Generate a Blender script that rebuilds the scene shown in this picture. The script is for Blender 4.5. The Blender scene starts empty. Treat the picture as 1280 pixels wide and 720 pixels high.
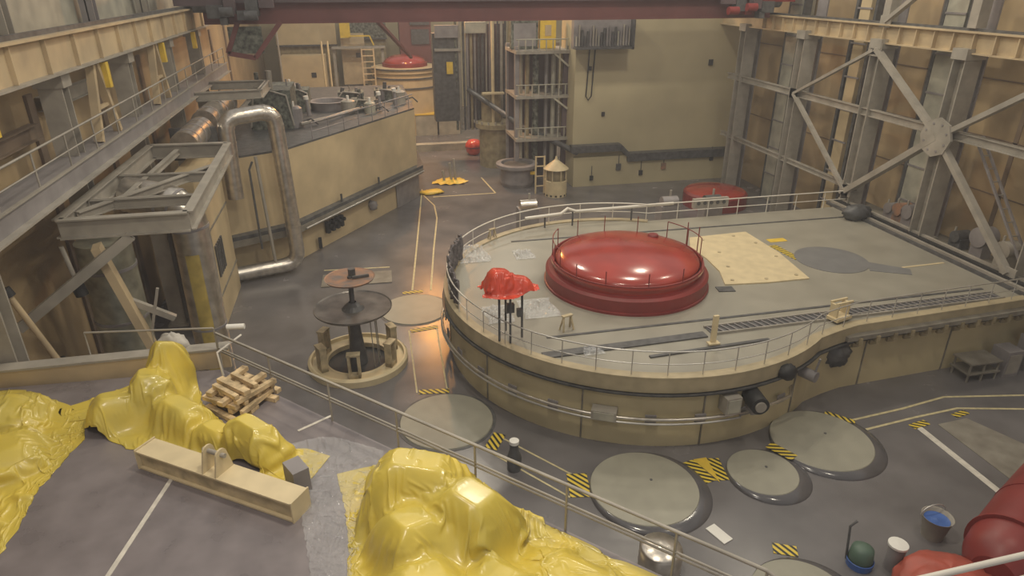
import bpy, math, random
from mathutils import Vector, Matrix, noise
random.seed(7)
S = bpy.context.scene
COL = S.collection
PI = math.pi
R = math.radians

# ------------------------------------------------------------------ camera, world, lights, exposure
cam = bpy.data.objects.new('camera', bpy.data.cameras.new('camera'))
COL.objects.link(cam); S.camera = cam
cam.data.sensor_width = 36; cam.data.lens = 36*840/1280
cam.data.clip_end = 300
cam.location = (0, 0, 15.6)
cam.rotation_euler = (R(90-24.7), 0, R(-12.4))
S.view_settings.view_transform = 'Standard'
S.view_settings.look = 'None'
S.view_settings.exposure = -0.16
S.view_settings.gamma = 1
S.view_settings.use_curve_mapping = False

w = bpy.data.worlds.new('hall_air'); S.world = w; w.use_nodes = True
w.node_tree.nodes['Background'].inputs[0].default_value = (0.82, 0.79, 0.76, 1)
w.node_tree.nodes['Background'].inputs[1].default_value = 0.55

def lamp(x, y, z, size, power, color=(1, .93, .80), tx=0, ty=0, spread=180):
    l = bpy.data.lights.new('hall_lamp', 'AREA'); l.shape = 'DISK'; l.size = size
    l.energy = power; l.color = color; l.spread = R(spread)
    o = bpy.data.objects.new('hall_lamp', l); COL.objects.link(o)
    o.location = (x, y, z); o.rotation_euler = (R(tx), R(ty), 0)
    return o
for x, y, p in ((3, 12, 1300), (17, 12, 650), (1, 27, 850), (14, 30, 1200), (24, 30, 600),
                (6, 44, 1500), (20, 40, 900), (2, 62, 2000), (14, 66, 1600)):
    lamp(x, y, 24, 1.6, p, (1, .90, .72))
lamp(-3, 6, 18, 2.2, 420, (1, .90, .82), 25, -10)      # lamp over the near deck
lamp(5.6, 64, 18, 1.1, 2000, (1, .40, .07), -25, 0)    # sodium lamp over the far aisle

# thin haze filling the hall
hz = bpy.data.materials.new('hall_haze'); hz.use_nodes = True
hn = hz.node_tree; hn.nodes.remove(hn.nodes['Principled BSDF'])
vsn = hn.nodes.new('ShaderNodeVolumeScatter'); vsn.inputs['Density'].default_value = .0017; vsn.inputs['Color'].default_value = (.95, .95, 1, 1)
hn.links.new(vsn.outputs[0], hn.nodes['Material Output'].inputs['Volume'])

# ------------------------------------------------------------------ materials
def mat(name, c, rough=.6, metal=0, var=.10, vs=1.2, bump=0, bs=8, coat=0, alpha=1, rvar=0, trans=0, c2=None, spec=.5):
    m = bpy.data.materials.new(name); m.use_nodes = True
    nt = m.node_tree; b = nt.nodes['Principled BSDF']
    tc = nt.nodes.new('ShaderNodeTexCoord'); nz = nt.nodes.new('ShaderNodeTexNoise')
    nz.inputs['Scale'].default_value = vs; nz.inputs['Detail'].default_value = 6
    nt.links.new(tc.outputs['Object'], nz.inputs['Vector'])
    cr = nt.nodes.new('ShaderNodeValToRGB')
    cr.color_ramp.elements[0].position = .32; cr.color_ramp.elements[1].position = .68
    a = c2 or [v*(1-var*2) for v in c]
    cr.color_ramp.elements[0].color = (*a, 1); cr.color_ramp.elements[1].color = (*[min(1, v*(1+var)) for v in c], 1)
    nt.links.new(nz.outputs['Fac'], cr.inputs['Fac']); nt.links.new(cr.outputs['Color'], b.inputs['Base Color'])
    b.inputs['Roughness'].default_value = rough; b.inputs['Metallic'].default_value = metal
    b.inputs['Coat Weight'].default_value = coat; b.inputs['Coat Roughness'].default_value = .12
    b.inputs['Specular IOR Level'].default_value = spec
    if rvar:
        mr = nt.nodes.new('ShaderNodeMapRange'); mr.inputs['To Min'].default_value = rough-rvar; mr.inputs['To Max'].default_value = rough+rvar
        nt.links.new(nz.outputs['Fac'], mr.inputs['Value']); nt.links.new(mr.outputs['Result'], b.inputs['Roughness'])
    if bump:
        n2 = nt.nodes.new('ShaderNodeTexNoise'); n2.inputs['Scale'].default_value = bs; n2.inputs['Detail'].default_value = 4
        nt.links.new(tc.outputs['Object'], n2.inputs['Vector'])
        bp = nt.nodes.new('ShaderNodeBump'); bp.inputs['Strength'].default_value = bump; bp.inputs['Distance'].default_value = .05
        nt.links.new(n2.outputs['Fac'], bp.inputs['Height']); nt.links.new(bp.outputs['Normal'], b.inputs['Normal'])
    if alpha < 1: b.inputs['Alpha'].default_value = alpha
    if trans: b.inputs['Transmission Weight'].default_value = trans
    return m
M = dict(
    floor=mat('dark_grey_floor_paint', (.165, .155, .155), .24, var=.12, vs=.5, rvar=.10, bump=.04, bs=2),
    deckfloor=mat('purple_grey_deck_linoleum', (.21, .185, .188), .30, var=.10, vs=1.5, rvar=.10, bump=.12, bs=3),
    platfloor=mat('pale_grey_green_deck_paint', (.32, .30, .245), .34, var=.06, vs=.7, rvar=.08),
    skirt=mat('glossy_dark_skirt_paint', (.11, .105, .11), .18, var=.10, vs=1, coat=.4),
    kerb=mat('tan_kerb_paint', (.42, .35, .22), .5, var=.1, vs=1.5),
    filmwhite=mat('clear_film_glint_white', (.9, .91, .93), .10, alpha=.38, bump=1.0, bs=7, spec=1),  # whitish body colour stands in for lamp sparkles on the clear film
    platwall=mat('olive_beige_wall_paint', (.58, .49, .29), .5, var=.07, vs=.6),
    lid=mat('grey_green_cover_paint', (.33, .315, .25), .40, var=.05, vs=1.5),
    beige=mat('beige_wall_paint', (.58, .46, .275), .55, var=.08, vs=.6),
    beigewall=mat('dull_beige_wall_paint', (.50, .435, .275), .6, var=.07, vs=.25),
    beigedk=mat('dirty_beige_paint', (.33, .27, .16), .6, var=.15, vs=2),
    ochre=mat('ochre_wall_panel', (.44, .325, .18), .7, var=.14, vs=.35, c2=(.33, .24, .14)),
    brown=mat('brown_wall_panel', (.23, .17, .12), .7, var=.16, vs=.5),
    girder=mat('tan_girder_paint', (.55, .43, .26), .5, var=.12, vs=.8, c2=(.42, .33, .21)),
    steel=mat('light_grey_steel_paint', (.36, .33, .28), .5, var=.10, vs=1.5),
    steelb=mat('blue_grey_steel_paint', (.27, .25, .25), .45, var=.10, vs=1.5),
    steeldk=mat('dark_steel', (.10, .10, .10), .45, var=.2, vs=3),
    black=mat('black_rubber', (.03, .03, .03), .6),
    foil=mat('aluminium_cladding', (.66, .61, .54), .28, metal=.85, var=.12, vs=3, bump=.12, bs=5),
    foilgreen=mat('greenish_metal_cladding', (.42, .42, .34), .35, metal=.6, var=.2, vs=2, bump=.15, bs=4),
    chrome=mat('bare_metal_rail', (.62, .60, .56), .32, metal=.6, var=.1),
    whiterail=mat('white_rail_paint', (.72, .68, .60), .4, var=.05),
    red=mat('glossy_red_paint', (.36, .045, .030), .20, var=.10, vs=.9, coat=.5, bump=.03, bs=1.5),
    reddk=mat('dark_red_paint', (.24, .034, .030), .42, var=.12, vs=.8),
    bridgered=mat('dull_maroon_paint', (.19, .065, .060), .55, var=.1, vs=.5),
    bridgegrey=mat('maroon_grey_paint', (.12, .085, .09), .6, var=.15, vs=.5),
    redmatt=mat('faded_red_paint', (.42, .09, .06), .5, var=.15, vs=1),
    redplastic=mat('red_plastic_sheet', (.70, .075, .035), .27, var=.12, vs=3, coat=.4, bump=.25, bs=6),
    yellow=mat('yellow_paint', (.75, .52, .06), .4, var=.06, vs=3),
    lightcloth=mat('pale_canvas', (.50, .47, .42), .7, var=.1, vs=3, bump=.3, bs=6),
    yellowsheen=mat('painted_yellow_reflection', (.50, .38, .10), .4, var=.2, vs=1.5),  # colour of the reflection painted on the fat pipe
    tarp=mat('yellow_plastic_sheet', (.64, .49, .070), .31, var=.06, vs=1.1, c2=(.53, .43, .085), bump=.10, bs=4.5, rvar=.08, coat=.2),
    cream=mat('cream_steel_paint', (.66, .55, .34), .45, var=.06, vs=2),
    creamdk=mat('worn_cream_paint', (.52, .43, .27), .55, var=.18, vs=3),
    wood=mat('pale_wood', (.62, .47, .27), .6, var=.25, vs=5),
    line=mat('pale_yellow_line_paint', (.60, .52, .30), .5, var=.12, vs=4),
    whiteline=mat('white_line_paint', (.66, .62, .54), .5, var=.10, vs=4),
    concrete=mat('worn_concrete', (.24, .22, .18), .65, var=.16, vs=1.5, c2=(.17, .15, .12)),
    glassy=mat('clear_plastic_film', (.85, .86, .88), .07, alpha=.13, bump=1.0, bs=7, spec=1),
    blue=mat('blue_plastic', (.06, .14, .42), .35),
    green=mat('green_machine_paint', (.10, .16, .12), .45),
    white=mat('white_card', (.80, .78, .72), .5, var=.03),
    greyfab=mat('grey_bundled_cover', (.16, .145, .15), .6, var=.3, vs=6, bump=.6, bs=8),
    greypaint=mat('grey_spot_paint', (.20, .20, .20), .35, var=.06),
    rust=mat('rusty_brown_metal', (.30, .15, .08), .5, var=.35, vs=2, c2=(.16, .14, .13)),
    tray=mat('brownish_grey_metal', (.20, .18, .16), .30, metal=.3, var=.25, vs=1.2),
    machinery=mat('grey_green_machinery', (.15, .16, .13), .5, var=.45, vs=4),
    lightpanel=mat('pale_grey_panel', (.42, .40, .32), .5, var=.15, vs=1, c2=(.30, .29, .24)),
)
def stripes():
    m = bpy.data.materials.new('yellow_black_hazard_stripes'); m.use_nodes = True
    nt = m.node_tree; b = nt.nodes['Principled BSDF']; b.inputs['Roughness'].default_value = .4
    tc = nt.nodes.new('ShaderNodeTexCoord'); wv = nt.nodes.new('ShaderNodeTexWave')
    wv.wave_type = 'BANDS'; wv.bands_direction = 'DIAGONAL'; wv.inputs['Scale'].default_value = 2.4
    cr = nt.nodes.new('ShaderNodeValToRGB'); cr.color_ramp.interpolation = 'CONSTANT'
    cr.color_ramp.elements[0].color = (.74, .55, .06, 1); cr.color_ramp.elements[1].color = (.03, .03, .025, 1)
    cr.color_ramp.elements[1].position = .55
    nt.links.new(tc.outputs['Object'], wv.inputs['Vector']); nt.links.new(wv.outputs['Fac'], cr.inputs['Fac'])
    nt.links.new(cr.outputs['Color'], b.inputs['Base Color']); return m
M['stripes'] = stripes()
def creased(m, scale, dist, strength):
    nt = m.node_tree; b = nt.nodes['Principled BSDF']; old = b.inputs['Normal'].links[0].from_socket
    tc = nt.nodes.new('ShaderNodeTexCoord'); n2 = nt.nodes.new('ShaderNodeTexNoise')
    n2.noise_type = 'RIDGED_MULTIFRACTAL'; n2.inputs['Scale'].default_value = scale; n2.inputs['Detail'].default_value = 2.5; n2.inputs['Distortion'].default_value = .6
    bp = nt.nodes.new('ShaderNodeBump'); bp.inputs['Strength'].default_value = strength; bp.inputs['Distance'].default_value = dist
    nt.links.new(tc.outputs['Object'], n2.inputs['Vector']); nt.links.new(n2.outputs['Fac'], bp.inputs['Height'])
    nt.links.new(old, bp.inputs['Normal']); nt.links.new(bp.outputs['Normal'], b.inputs['Normal'])
creased(M['tarp'], .95, .10, .45)
creased(M['redplastic'], 2.2, .06, .4)

# ------------------------------------------------------------------ mesh helpers
ORG = {}
class MB:
    def __init__(s): s.v = []; s.f = []; s.sm = []
    def add(s, vs, fs, smooth=False):
        n = len(s.v); s.v += [tuple(v) for v in vs]
        s.f += [tuple(i+n for i in f) for f in fs]; s.sm += [smooth]*len(fs); return s
    def box(s, c, d, rz=0, T=None):
        x, y, z = d[0]/2, d[1]/2, d[2]/2; T = T or Matrix.Rotation(rz, 3, 'Z'); c = Vector(c)
        vs = [c+T@Vector(p) for p in ((-x,-y,-z),(x,-y,-z),(x,y,-z),(-x,y,-z),(-x,-y,z),(x,-y,z),(x,y,z),(-x,y,z))]
        return s.add(vs, [(0,3,2,1),(4,5,6,7),(0,1,5,4),(1,2,6,5),(2,3,7,6),(3,0,4,7)])
    def bar(s, p, q, w, h=None):
        p, q = Vector(p), Vector(q); d = q-p; L = d.length; z = d.normalized()
        up = Vector((0,0,1)) if abs(z.z) < .98 else Vector((0,1,0))
        x = up.cross(z).normalized(); y = z.cross(x)
        return s.box((p+q)/2, (w, h or w, L), T=Matrix((x, y, z)).transposed())
    def ibeam(s, p, q, w, h, t=.03):        # h is the depth of the web, w the width of the flanges
        p, q = Vector(p), Vector(q); z = (q-p).normalized()
        up = Vector((0,0,1)) if abs(z.z) < .98 else Vector((0,1,0))
        x = up.cross(z).normalized(); y = z.cross(x)
        s.bar(p, q, t, h)
        for k in (-1, 1): s.bar(p+y*k*(h/2-t/2), q+y*k*(h/2-t/2), w, t)
        return s
    def tube(s, pts, r, n=8, closed=False, cap=True, smooth=True):
        P = [Vector(p) for p in pts]; m = len(P); rings = []; prev = None
        for i in range(m):
            a = P[i-1] if (i > 0 or closed) else P[i]; b = P[(i+1) % m] if (i < m-1 or closed) else P[i]
            t = (b-a).normalized()
            if prev is None:
                up = Vector((0,0,1)) if abs(t.z) < .9 else Vector((1,0,0)); u = up.cross(t).normalized()
            else: u = (prev - t*prev.dot(t)).normalized()
            prev = u; v = t.cross(u); rr = r[i] if isinstance(r, (list, tuple)) else r
            rings.append([P[i]+(u*math.cos(2*PI*k/n)+v*math.sin(2*PI*k/n))*rr for k in range(n)])
        vs = [v for g in rings for v in g]; fs = []
        for i in range(m if closed else m-1):
            j = (i+1) % m
            for k in range(n): fs.append((i*n+k, i*n+(k+1) % n, j*n+(k+1) % n, j*n+k))
        s.add(vs, fs, smooth)
        if cap and not closed:
            s.add(rings[0], [tuple(range(n))[::-1]]); s.add(rings[-1], [tuple(range(n))])
        return s
    def lathe(s, prof, c=(0,0,0), n=48, a0=0, a1=2*PI, smooth=False, shell=False):
        full = abs(a1-a0-2*PI) < 1e-6; m = n if full else n+1; vs = []; fs = []; k = len(prof)
        for i in range(m):
            a = a0+(a1-a0)*i/n
            for r, z in prof: vs.append((c[0]+r*math.cos(a), c[1]+r*math.sin(a), c[2]+z))
        for i in range(n):
            j = (i+1) % m
            for q in range(k-1): fs.append((i*k+q, j*k+q, j*k+q+1, i*k+q+1))
        return s.add(vs, fs, smooth)
    def prism(s, poly, z0, z1):
        n = len(poly); vs = [(x, y, z0) for x, y in poly]+[(x, y, z1) for x, y in poly]
        fs = [tuple(range(n))[::-1], tuple(range(n, 2*n))]+[(i, (i+1) % n, (i+1) % n+n, i+n) for i in range(n)]
        return s.add(vs, fs)
    def cyl(s, p, q, r, n=20, r2=None):
        return s.tube([p, q], [r, r2 if r2 is not None else r], n)
    def build(s, name, m, parent=None, loc=None):
        me = bpy.data.meshes.new(name); V = [Vector(v) for v in s.v]
        if parent is not None: o0 = ORG[parent.name]
        elif loc is not None: o0 = Vector(loc)
        else:
            xs = [v.x for v in V]; ys = [v.y for v in V]; zs = [v.z for v in V]
            o0 = Vector(((min(xs)+max(xs))/2, (min(ys)+max(ys))/2, min(zs)))
        me.from_pydata([v-o0 for v in V], [], s.f); me.validate()
        if len(me.polygons) == len(s.sm): me.polygons.foreach_set('use_smooth', s.sm)
        me.update(); me.materials.append(M[m] if isinstance(m, str) else m)
        o = bpy.data.objects.new(name, me); COL.objects.link(o)
        if parent is not None: o.parent = parent
        else: o.location = o0
        ORG[o.name] = o0
        return o
def tag(o, label, cat, group=None, kind=None):
    o['label'] = label; o['category'] = cat
    if group: o['group'] = group
    if kind: o['kind'] = kind
    return o
def thing(name, loc, label, cat, group=None):
    o = bpy.data.objects.new(name, None); COL.objects.link(o); o.location = loc; o.empty_display_size = .2
    ORG[o.name] = Vector(loc); return tag(o, label, cat, group)
def struct(mb, name, m):
    o = mb.build(name, m); o['kind'] = 'structure'; return o
def dup(src, loc, rz, label=None, scale=1):
    def cp(o, par):
        c = o.copy(); COL.objects.link(c)
        if par is not None: c.parent = par
        for ch in o.children: cp(ch, c)
        return c
    r = cp(src, None); r.location = loc; r.rotation_euler = (0, 0, rz); r.scale = (scale,)*3
    ORG[r.name] = Vector(loc)
    if label: r['label'] = label
    return r
def arc(cx, cy, r, a0, a1, n, z=None):
    L = []
    for i in range(n+1):
        a = R(a0+(a1-a0)*i/n); p = (cx+r*math.cos(a), cy+r*math.sin(a)); L.append(p if z is None else (*p, z))
    return L
def offs(pts, d):
    """polyline moved sideways by d (to the left of its direction)"""
    out = []
    for i, p in enumerate(pts):
        a = Vector(pts[max(0, i-1)][:2]); b = Vector(pts[min(len(pts)-1, i+1)][:2]); t = (b-a).normalized()
        out.append((p[0]-t.y*d, p[1]+t.x*d))
    return out
def resample(pts, step):
    out = []; pts = [Vector(p) for p in pts]; acc = 0; out.append(pts[0].copy())
    for a, b in zip(pts, pts[1:]):
        L = (b-a).length; t = step-acc
        while t <= L: out.append(a.lerp(b, t/L)); t += step
        acc = (acc+L) % step
    return out
def railing(name, pts, h, step, m, label, mid=(.5,), r=.028, loc=None, group=None, posts_in=None):
    t = thing(name, loc or pts[0], label, 'railing', group)
    up = lambda f: [(p[0], p[1], p[2]+h*f) for p in pts]
    MB().tube(up(1), r*1.15, 6).build('handrail', m, t)
    for f in mid: MB().tube(up(f), r*.8, 6).build('mid_rail', m, t)
    ps = resample(pts, step)
    if (ps[-1]-Vector(pts[-1])).length > step*.4: ps.append(Vector(pts[-1]))
    for p in ps: MB().cyl(p, p+Vector((0, 0, h)), r*.85, 6).build('post', m, t)
    return t

# ------------------------------------------------------------------ the setting
struct(MB().box((10, 45, -.15), (44, 110, .3)), 'floor', 'floor')
# left wall: panels of brown and ochre
mb = MB(); mb.box((-11.4, 45, 9.5), (.4, 110, 19)); struct(mb, 'wall_left', 'ochre')
mb = MB()
struct(MB().box((31.6, 45, 9.5), (.4, 110, 19)), 'wall_right', 'ochre')
struct(MB().box((10, 92, 9.5), (43, .5, 19)), 'wall_far', 'beigewall')
# beige back block at the right with a ledge half way up its foot
struct(MB().box((24.0, 54.0, 7.9), (15.1, 4.0, 11.0)), 'wall_back', 'beigewall')
struct(MB().box((24.0, 53.3, 1.2), (15.1, 3.6, 2.4)), 'wall_back_foot', 'beigewall')
led = MB(); led.prism([(16.2, 51.25), (20.4, 51.25), (20.4, 52.05), (16.2, 52.05)], 2.85, 3.4)
led.bar((20.4, 51.5, 3.15), (21.2, 51.5, 2.35), .5, .35); led.prism([(21.0, 51.2), (31.4, 51.2), (31.4, 52.05), (21.0, 52.05)], 1.95, 2.6)
struct(led, 'trim_back', 'steeldk')
mb = MB()
for k in range(8): mb.box((-11.15, 20+k*6.7, 6), (.12, .5, 12))
struct(mb, 'trim_left', 'brown')
mb = MB()
for k in range(9): mb.box((31.38, 14+k*6.5, 8), (.05, .25, 16))
for z in (5.5, 8.2, 11): mb.box((31.38, 40, z), (.05, 60, .06))
struct(mb, 'trim_right', 'brown')

# ------------------------------------------------------------------ the reactor platform
PC = (11.45, 26.55); PR = 8.6; PZ = 3.0
edge = arc(*PC, PR, 62, 306, 72)                      # rim of the round end, counter clockwise from the back
edge = [(29.9, 34.15)]+edge+[(17.6, 19.95), (18.6, 20.2), (29.9, 20.9)]
face = offs(edge, .35)
plat = thing('reactor_platform', (PC[0], PC[1], 0), 'raised round reactor platform with beige wall and pale grey deck reaching the right wall', 'platform')
MB().prism(offs(edge, .22), 0, 2.72).build('platform_wall', 'platwall', plat)
MB().prism(offs(edge, .06), 2.46, PZ).build('deck_slab', 'platfloor', plat)
mb = MB()
for q0, q1, q2, q3 in zip(offs(edge[1:], .06), offs(edge[1:], .06)[1:], offs(edge[1:], .01)[1:], offs(edge[1:], .01)): mb.prism([q0, q1, q2, q3], 2.44, PZ)
mb.build('fascia', 'kerb', plat)
mb = MB()
def strip(mb, a, b, z0, z1):
    n = len(a)
    for i in range(n-1):
        mb.prism([a[i], a[i+1], b[i+1], b[i]][::-1] if False else [a[i], a[i+1], b[i+1], b[i]], z0, z1)
front = edge[1:]
strip(mb, offs(front, .38), offs(front, -.0), PZ, PZ+.06); mb.build('kerb', 'kerb', plat)
mb = MB(); strip(mb, offs(front, .10), offs(front, -.10), 2.34, 2.37); strip(mb, offs(front, -.08), offs(front, -.10), 2.34, 2.43)
mb.build('cable_tray', 'steeldk', plat)
for i, p in enumerate(resample([(*q, 0) for q in offs(front[34:], .20)], 4.4)): MB().box((p.x, p.y, 1.25), (.05, .05, 2.5)).build('panel_joint', 'concrete', plat)
for k in range(13):
    x = 18.6+k*.85; y = 20.2+(x-18.6)*.062
    b = MB(); b.box((x, y-.05, 2.45), (.16, .55, .30)); b.box((x, y-.05, 2.22), (.30, .12, .22)); b.build('bracket', 'beigedk', plat)
MB().prism([(18.0, 19.9), (29.9, 20.6), (29.9, 21.1), (18.0, 20.5)], 2.50, 2.70).build('walkway_edge', 'concrete', plat)
# railing of the round end and along the back edge
rp = [(p[0], p[1], PZ) for p in offs(edge[1:], .18)]
railing('platform_railing', rp[40:], 1.0, 1.25, 'chrome', 'thin grey railing around the front and left rim of the round reactor platform', r=.024)
railing('platform_railing', [(p[0], p[1], PZ) for p in [(28.6, 34.0), (22, 34.0)]]+rp[:41], 1.0, 1.9, 'whiterail', 'pale railing along the back edge of the reactor platform', r=.030)
# floor rails on the deck
tag(MB().box((17.0, 32.35, PZ+.012), (19.8, .13, .03), R(-.6)).build('floor_rail', 'steeldk'), 'dark floor rail on the platform behind the red dome', 'rail', 'platform floor rails')
tag(MB().box((16.3, 22.05, PZ+.012), (20.2, .13, .03), R(.5)).build('floor_rail', 'steeldk'), 'dark floor rail on the platform in front of the red dome', 'rail', 'platform floor rails')
tg = thing('cable_trough', (10.0, 21.2, PZ), 'dark sunken cable trough strip at the front of the platform', 'trough')
MB().box((9.0, 20.75, PZ+.03), (6.6, .42, .05), R(2)).build('cover_plate', 'steeldk', tg)
tg = thing('cable_ladder', (19.5, 21.2, PZ), 'grey cable ladder with rungs lying along the platform front', 'cable ladder')
mb = MB(); mb.box((19.5, 20.95, PZ+.05), (14.0, .06, .10), R(1.2)); mb.box((19.5, 21.55, PZ+.05), (14.0, .06, .10), R(1.2)); mb.build('side_rail', 'steel', tg)
MB().box((19.5, 21.25, PZ+.02), (13.9, .6, .02), R(1.2)).build('bed', 'steeldk', tg)
for k in range(46):
    x = 12.7+k*.30; MB().box((x, 21.25+(x-19.5)*.02, PZ+.06), (.05, .6, .04), R(20)).build('rung', 'steelb', tg)
tag(MB().box((12.0, 19.85, PZ+.03), (5.0, .14, .06), R(3)).build('cable_duct', 'steeldk'), 'slim dark cable duct on the deck near the beige post', 'cable duct')
# beige hatch plate
hp = thing('hatch_plate', (18, 27.8, PZ), 'large cream steel plate on the deck right of the red dome', 'plate')
pl = [(15.35, 24.95), (17.4, 24.75), (19.5, 24.75), (19.95, 28.0), (19.9, 31.1), (16.5, 30.9), (15.9, 29.6), (16.0, 28.0), (15.85, 26.4)]
hpp = MB().prism(pl, PZ, PZ+.06).build('plate', 'cream', hp)
for x, y in ((15.9, 25.3), (17.5, 25.1), (19.1, 25.2), (19.5, 27.5), (19.5, 29.4), (18.9, 30.6), (17.0, 30.4), (17.0, 28.6), (16.5, 26.8)):
    MB().cyl((x, y, PZ+.06), (x, y, PZ+.085), .09, 10).build('bolt', 'creamdk', hpp)
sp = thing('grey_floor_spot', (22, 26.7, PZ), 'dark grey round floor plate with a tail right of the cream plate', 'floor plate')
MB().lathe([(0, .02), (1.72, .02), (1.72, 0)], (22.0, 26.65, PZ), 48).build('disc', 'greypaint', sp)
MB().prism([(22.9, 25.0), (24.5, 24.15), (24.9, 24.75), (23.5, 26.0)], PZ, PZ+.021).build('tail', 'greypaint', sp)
def hazard(x, y, z, sx, sy, a, label, name='hazard_marking'):
    return tag(MB().box((x, y, z+.008), (sx, sy, .016)).build(name, 'stripes'), label, 'marking', 'yellow and black hazard markings')
def haz(x, y, z, sx, sy, deg, label):
    o = MB().box((0, 0, .008), (sx, sy, .016)).build('hazard_marking', 'stripes', loc=(0, 0, 0))
    o.location = (x, y, z+.002); o.rotation_euler = (0, 0, R(deg)); return tag(o, label, 'marking', 'yellow and black hazard markings')
haz(20.35, 28.0, PZ, .42, 2.0, 6, 'striped hazard marking between the cream plate and the grey round floor plate')
tag(MB().box((20.9, 29.65, PZ+.008), (1.0, .45, .016)).build('floor_patch', 'yellow'), 'small plain yellow patch on the deck behind the cream plate', 'marking')
tag(MB().box((25.9, 25.05, PZ+.01), (2.4, .12, .02), R(2)).build('floor_strip', 'cream'), 'short cream strip on the deck near the right wall', 'strip')
tag(MB().box((15.15, 24.55, PZ+.02), (.75, .5, .04), R(-8)).build('drain_cover', 'steeldk'), 'small black square cover on the deck at the right foot of the red dome', 'cover')

# red dome
DC = (11.15, 26.5)
dome = thing('protective_dome', (*DC, PZ), 'big glossy red dome on the raised reactor platform', 'dome')
MB().lathe([(3.72, 0), (3.72, .10), (3.66, .12), (3.66, .62), (3.55, .72), (3.30, .76)], (*DC, PZ), 96, smooth=False).build('base_ring', 'reddk', dome)
MB().lathe([(3.32, .70), (3.32, .98), (3.42, 1.0), (3.42, 1.10), (3.30, 1.13)], (*DC, PZ), 96).build('flange', 'red', dome)
mb = MB(); mb.lathe([(3.24*math.sin(R(a)), 1.10+.62*math.cos(R(a))) for a in range(90, -1, -6)], (*DC, PZ), 96, smooth=True); mb.build('dome_cap', 'red', dome)
mb = MB(); mb.lathe([(3.40, 1.10), (3.40, 1.17), (3.33, 1.17), (3.33, 1.10)], (*DC, PZ), 96); mb.build('rim_rail', 'reddk', dome)
for a0, a1 in ((-10, 34), (142, 190)): MB().tube(arc(*DC, 3.36, a0, a1, 12, PZ+1.98), .022, 6).build('handrail', 'reddk', dome)
for a in [-10, 12, 34, 60, 88, 114, 142, 165, 178, 190]+[-40, -68, -96, -126, -150]:
    x, y = DC[0]+3.36*math.cos(R(a)), DC[1]+3.36*math.sin(R(a))
    MB().cyl((x, y, PZ+1.1), (x, y, PZ+(1.98 if a > -12 else 1.75)), .022, 6).build('rail_post', 'reddk', dome)
mb = MB(); mb.lathe([(0, .10), (.22, .10), (.26, .04), (.26, -.06)], (12.9, 27.7, PZ+1.58), 20); mb.build('vent_cap', 'reddk', dome)
for a in (8, 20):
    x, y = DC[0]+3.78*math.cos(R(a)), DC[1]+3.78*math.sin(R(a))
    MB().cyl((x, y, PZ), (x, y, PZ+2.1), .025, 6).build('ladder_stile', 'reddk', dome)

# ------------------------------------------------------------------ things around the platform
st = thing('draped_stand', (4.75, 22.3, PZ), 'dark metal stand with valve blocks under the orange red sheet on the platform', 'stand')
for x, y in ((4.35, 22.0), (4.72, 21.75), (5.25, 22.1), (4.75, 22.75)):
    MB().cyl((x, y, PZ+.07), (x+.02, y+.1, PZ+2.1), .045, 8).build('leg', 'steeldk', st)
mb = MB(); mb.box((4.8, 22.15, PZ+1.35), (.3, .2, .35)); mb.box((5.15, 22.1, PZ+1.15), (.2, .2, .3)); mb.build('valve_block', 'steeldk', st)
def crumple(c, rad, amp, seed, nu=48, nv=28, tw=.0):
    mb = MB(); vs = []; fs = []
    for j in range(nv+1):
        th = PI*j/nv
        for i in range(nu):
            ph = 2*PI*i/nu; d = Vector((math.sin(th)*math.cos(ph), math.sin(th)*math.sin(ph), math.cos(th)))
            q = d*1.5+Vector((seed, seed, 0))
            k = 1+amp*(abs(noise.noise(q*1.3))*2-.5)+amp*.5*(1-2*abs(noise.noise(q*3)))
            vs.append((c[0]+d.x*rad[0]*k, c[1]+d.y*rad[1]*k, c[2]+d.z*rad[2]*k))
    for j in range(nv):
        for i in range(nu): fs.append((j*nu+i, (j+1)*nu+i, (j+1)*nu+(i+1) % nu, j*nu+(i+1) % nu))
    mb.add(vs, fs, True); return mb
for i, (x, y, rx, ry, lab) in enumerate(((4.75, 31.2, .8, 1.2, 'crumpled clear plastic film on the deck behind the draped stand'), (6.5, 24.5, .75, .9, 'crumpled clear plastic film between the draped stand and the red dome'),
                                  (4.75, 24.3, .55, .8, 'clear plastic film on the deck left of the draped stand'), (7.3, 30.5, .5, .6, 'small scrap of clear film behind the red dome on the left'), (7.6, 20.6, .4, .3, 'tiny scrap of clear film beside the cable trough'))):
    mb = MB(); n = 26
    vs = []; fs = []
    for a in range(n):
        for b in range(n):
            u = a/(n-1)*2-1; v = b/(n-1)*2-1
            h = .03+.42*abs(noise.noise(Vector((u*2.5+i*9, v*2.5, i))))*(1-max(abs(u), abs(v))**3)
            vs.append((x+u*rx*(1+.3*noise.noise(Vector((u, v, i+5)))), y+v*ry, PZ+h))
    for a in range(n-1):
        for b in range(n-1): k = a*n+b; fs.append((k, k+n, k+n+1, k+1))
    mb.add(vs, fs, False)
    tag(mb.build('plastic_film', 'filmwhite'), lab, 'plastic film', 'clear film scraps')
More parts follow.
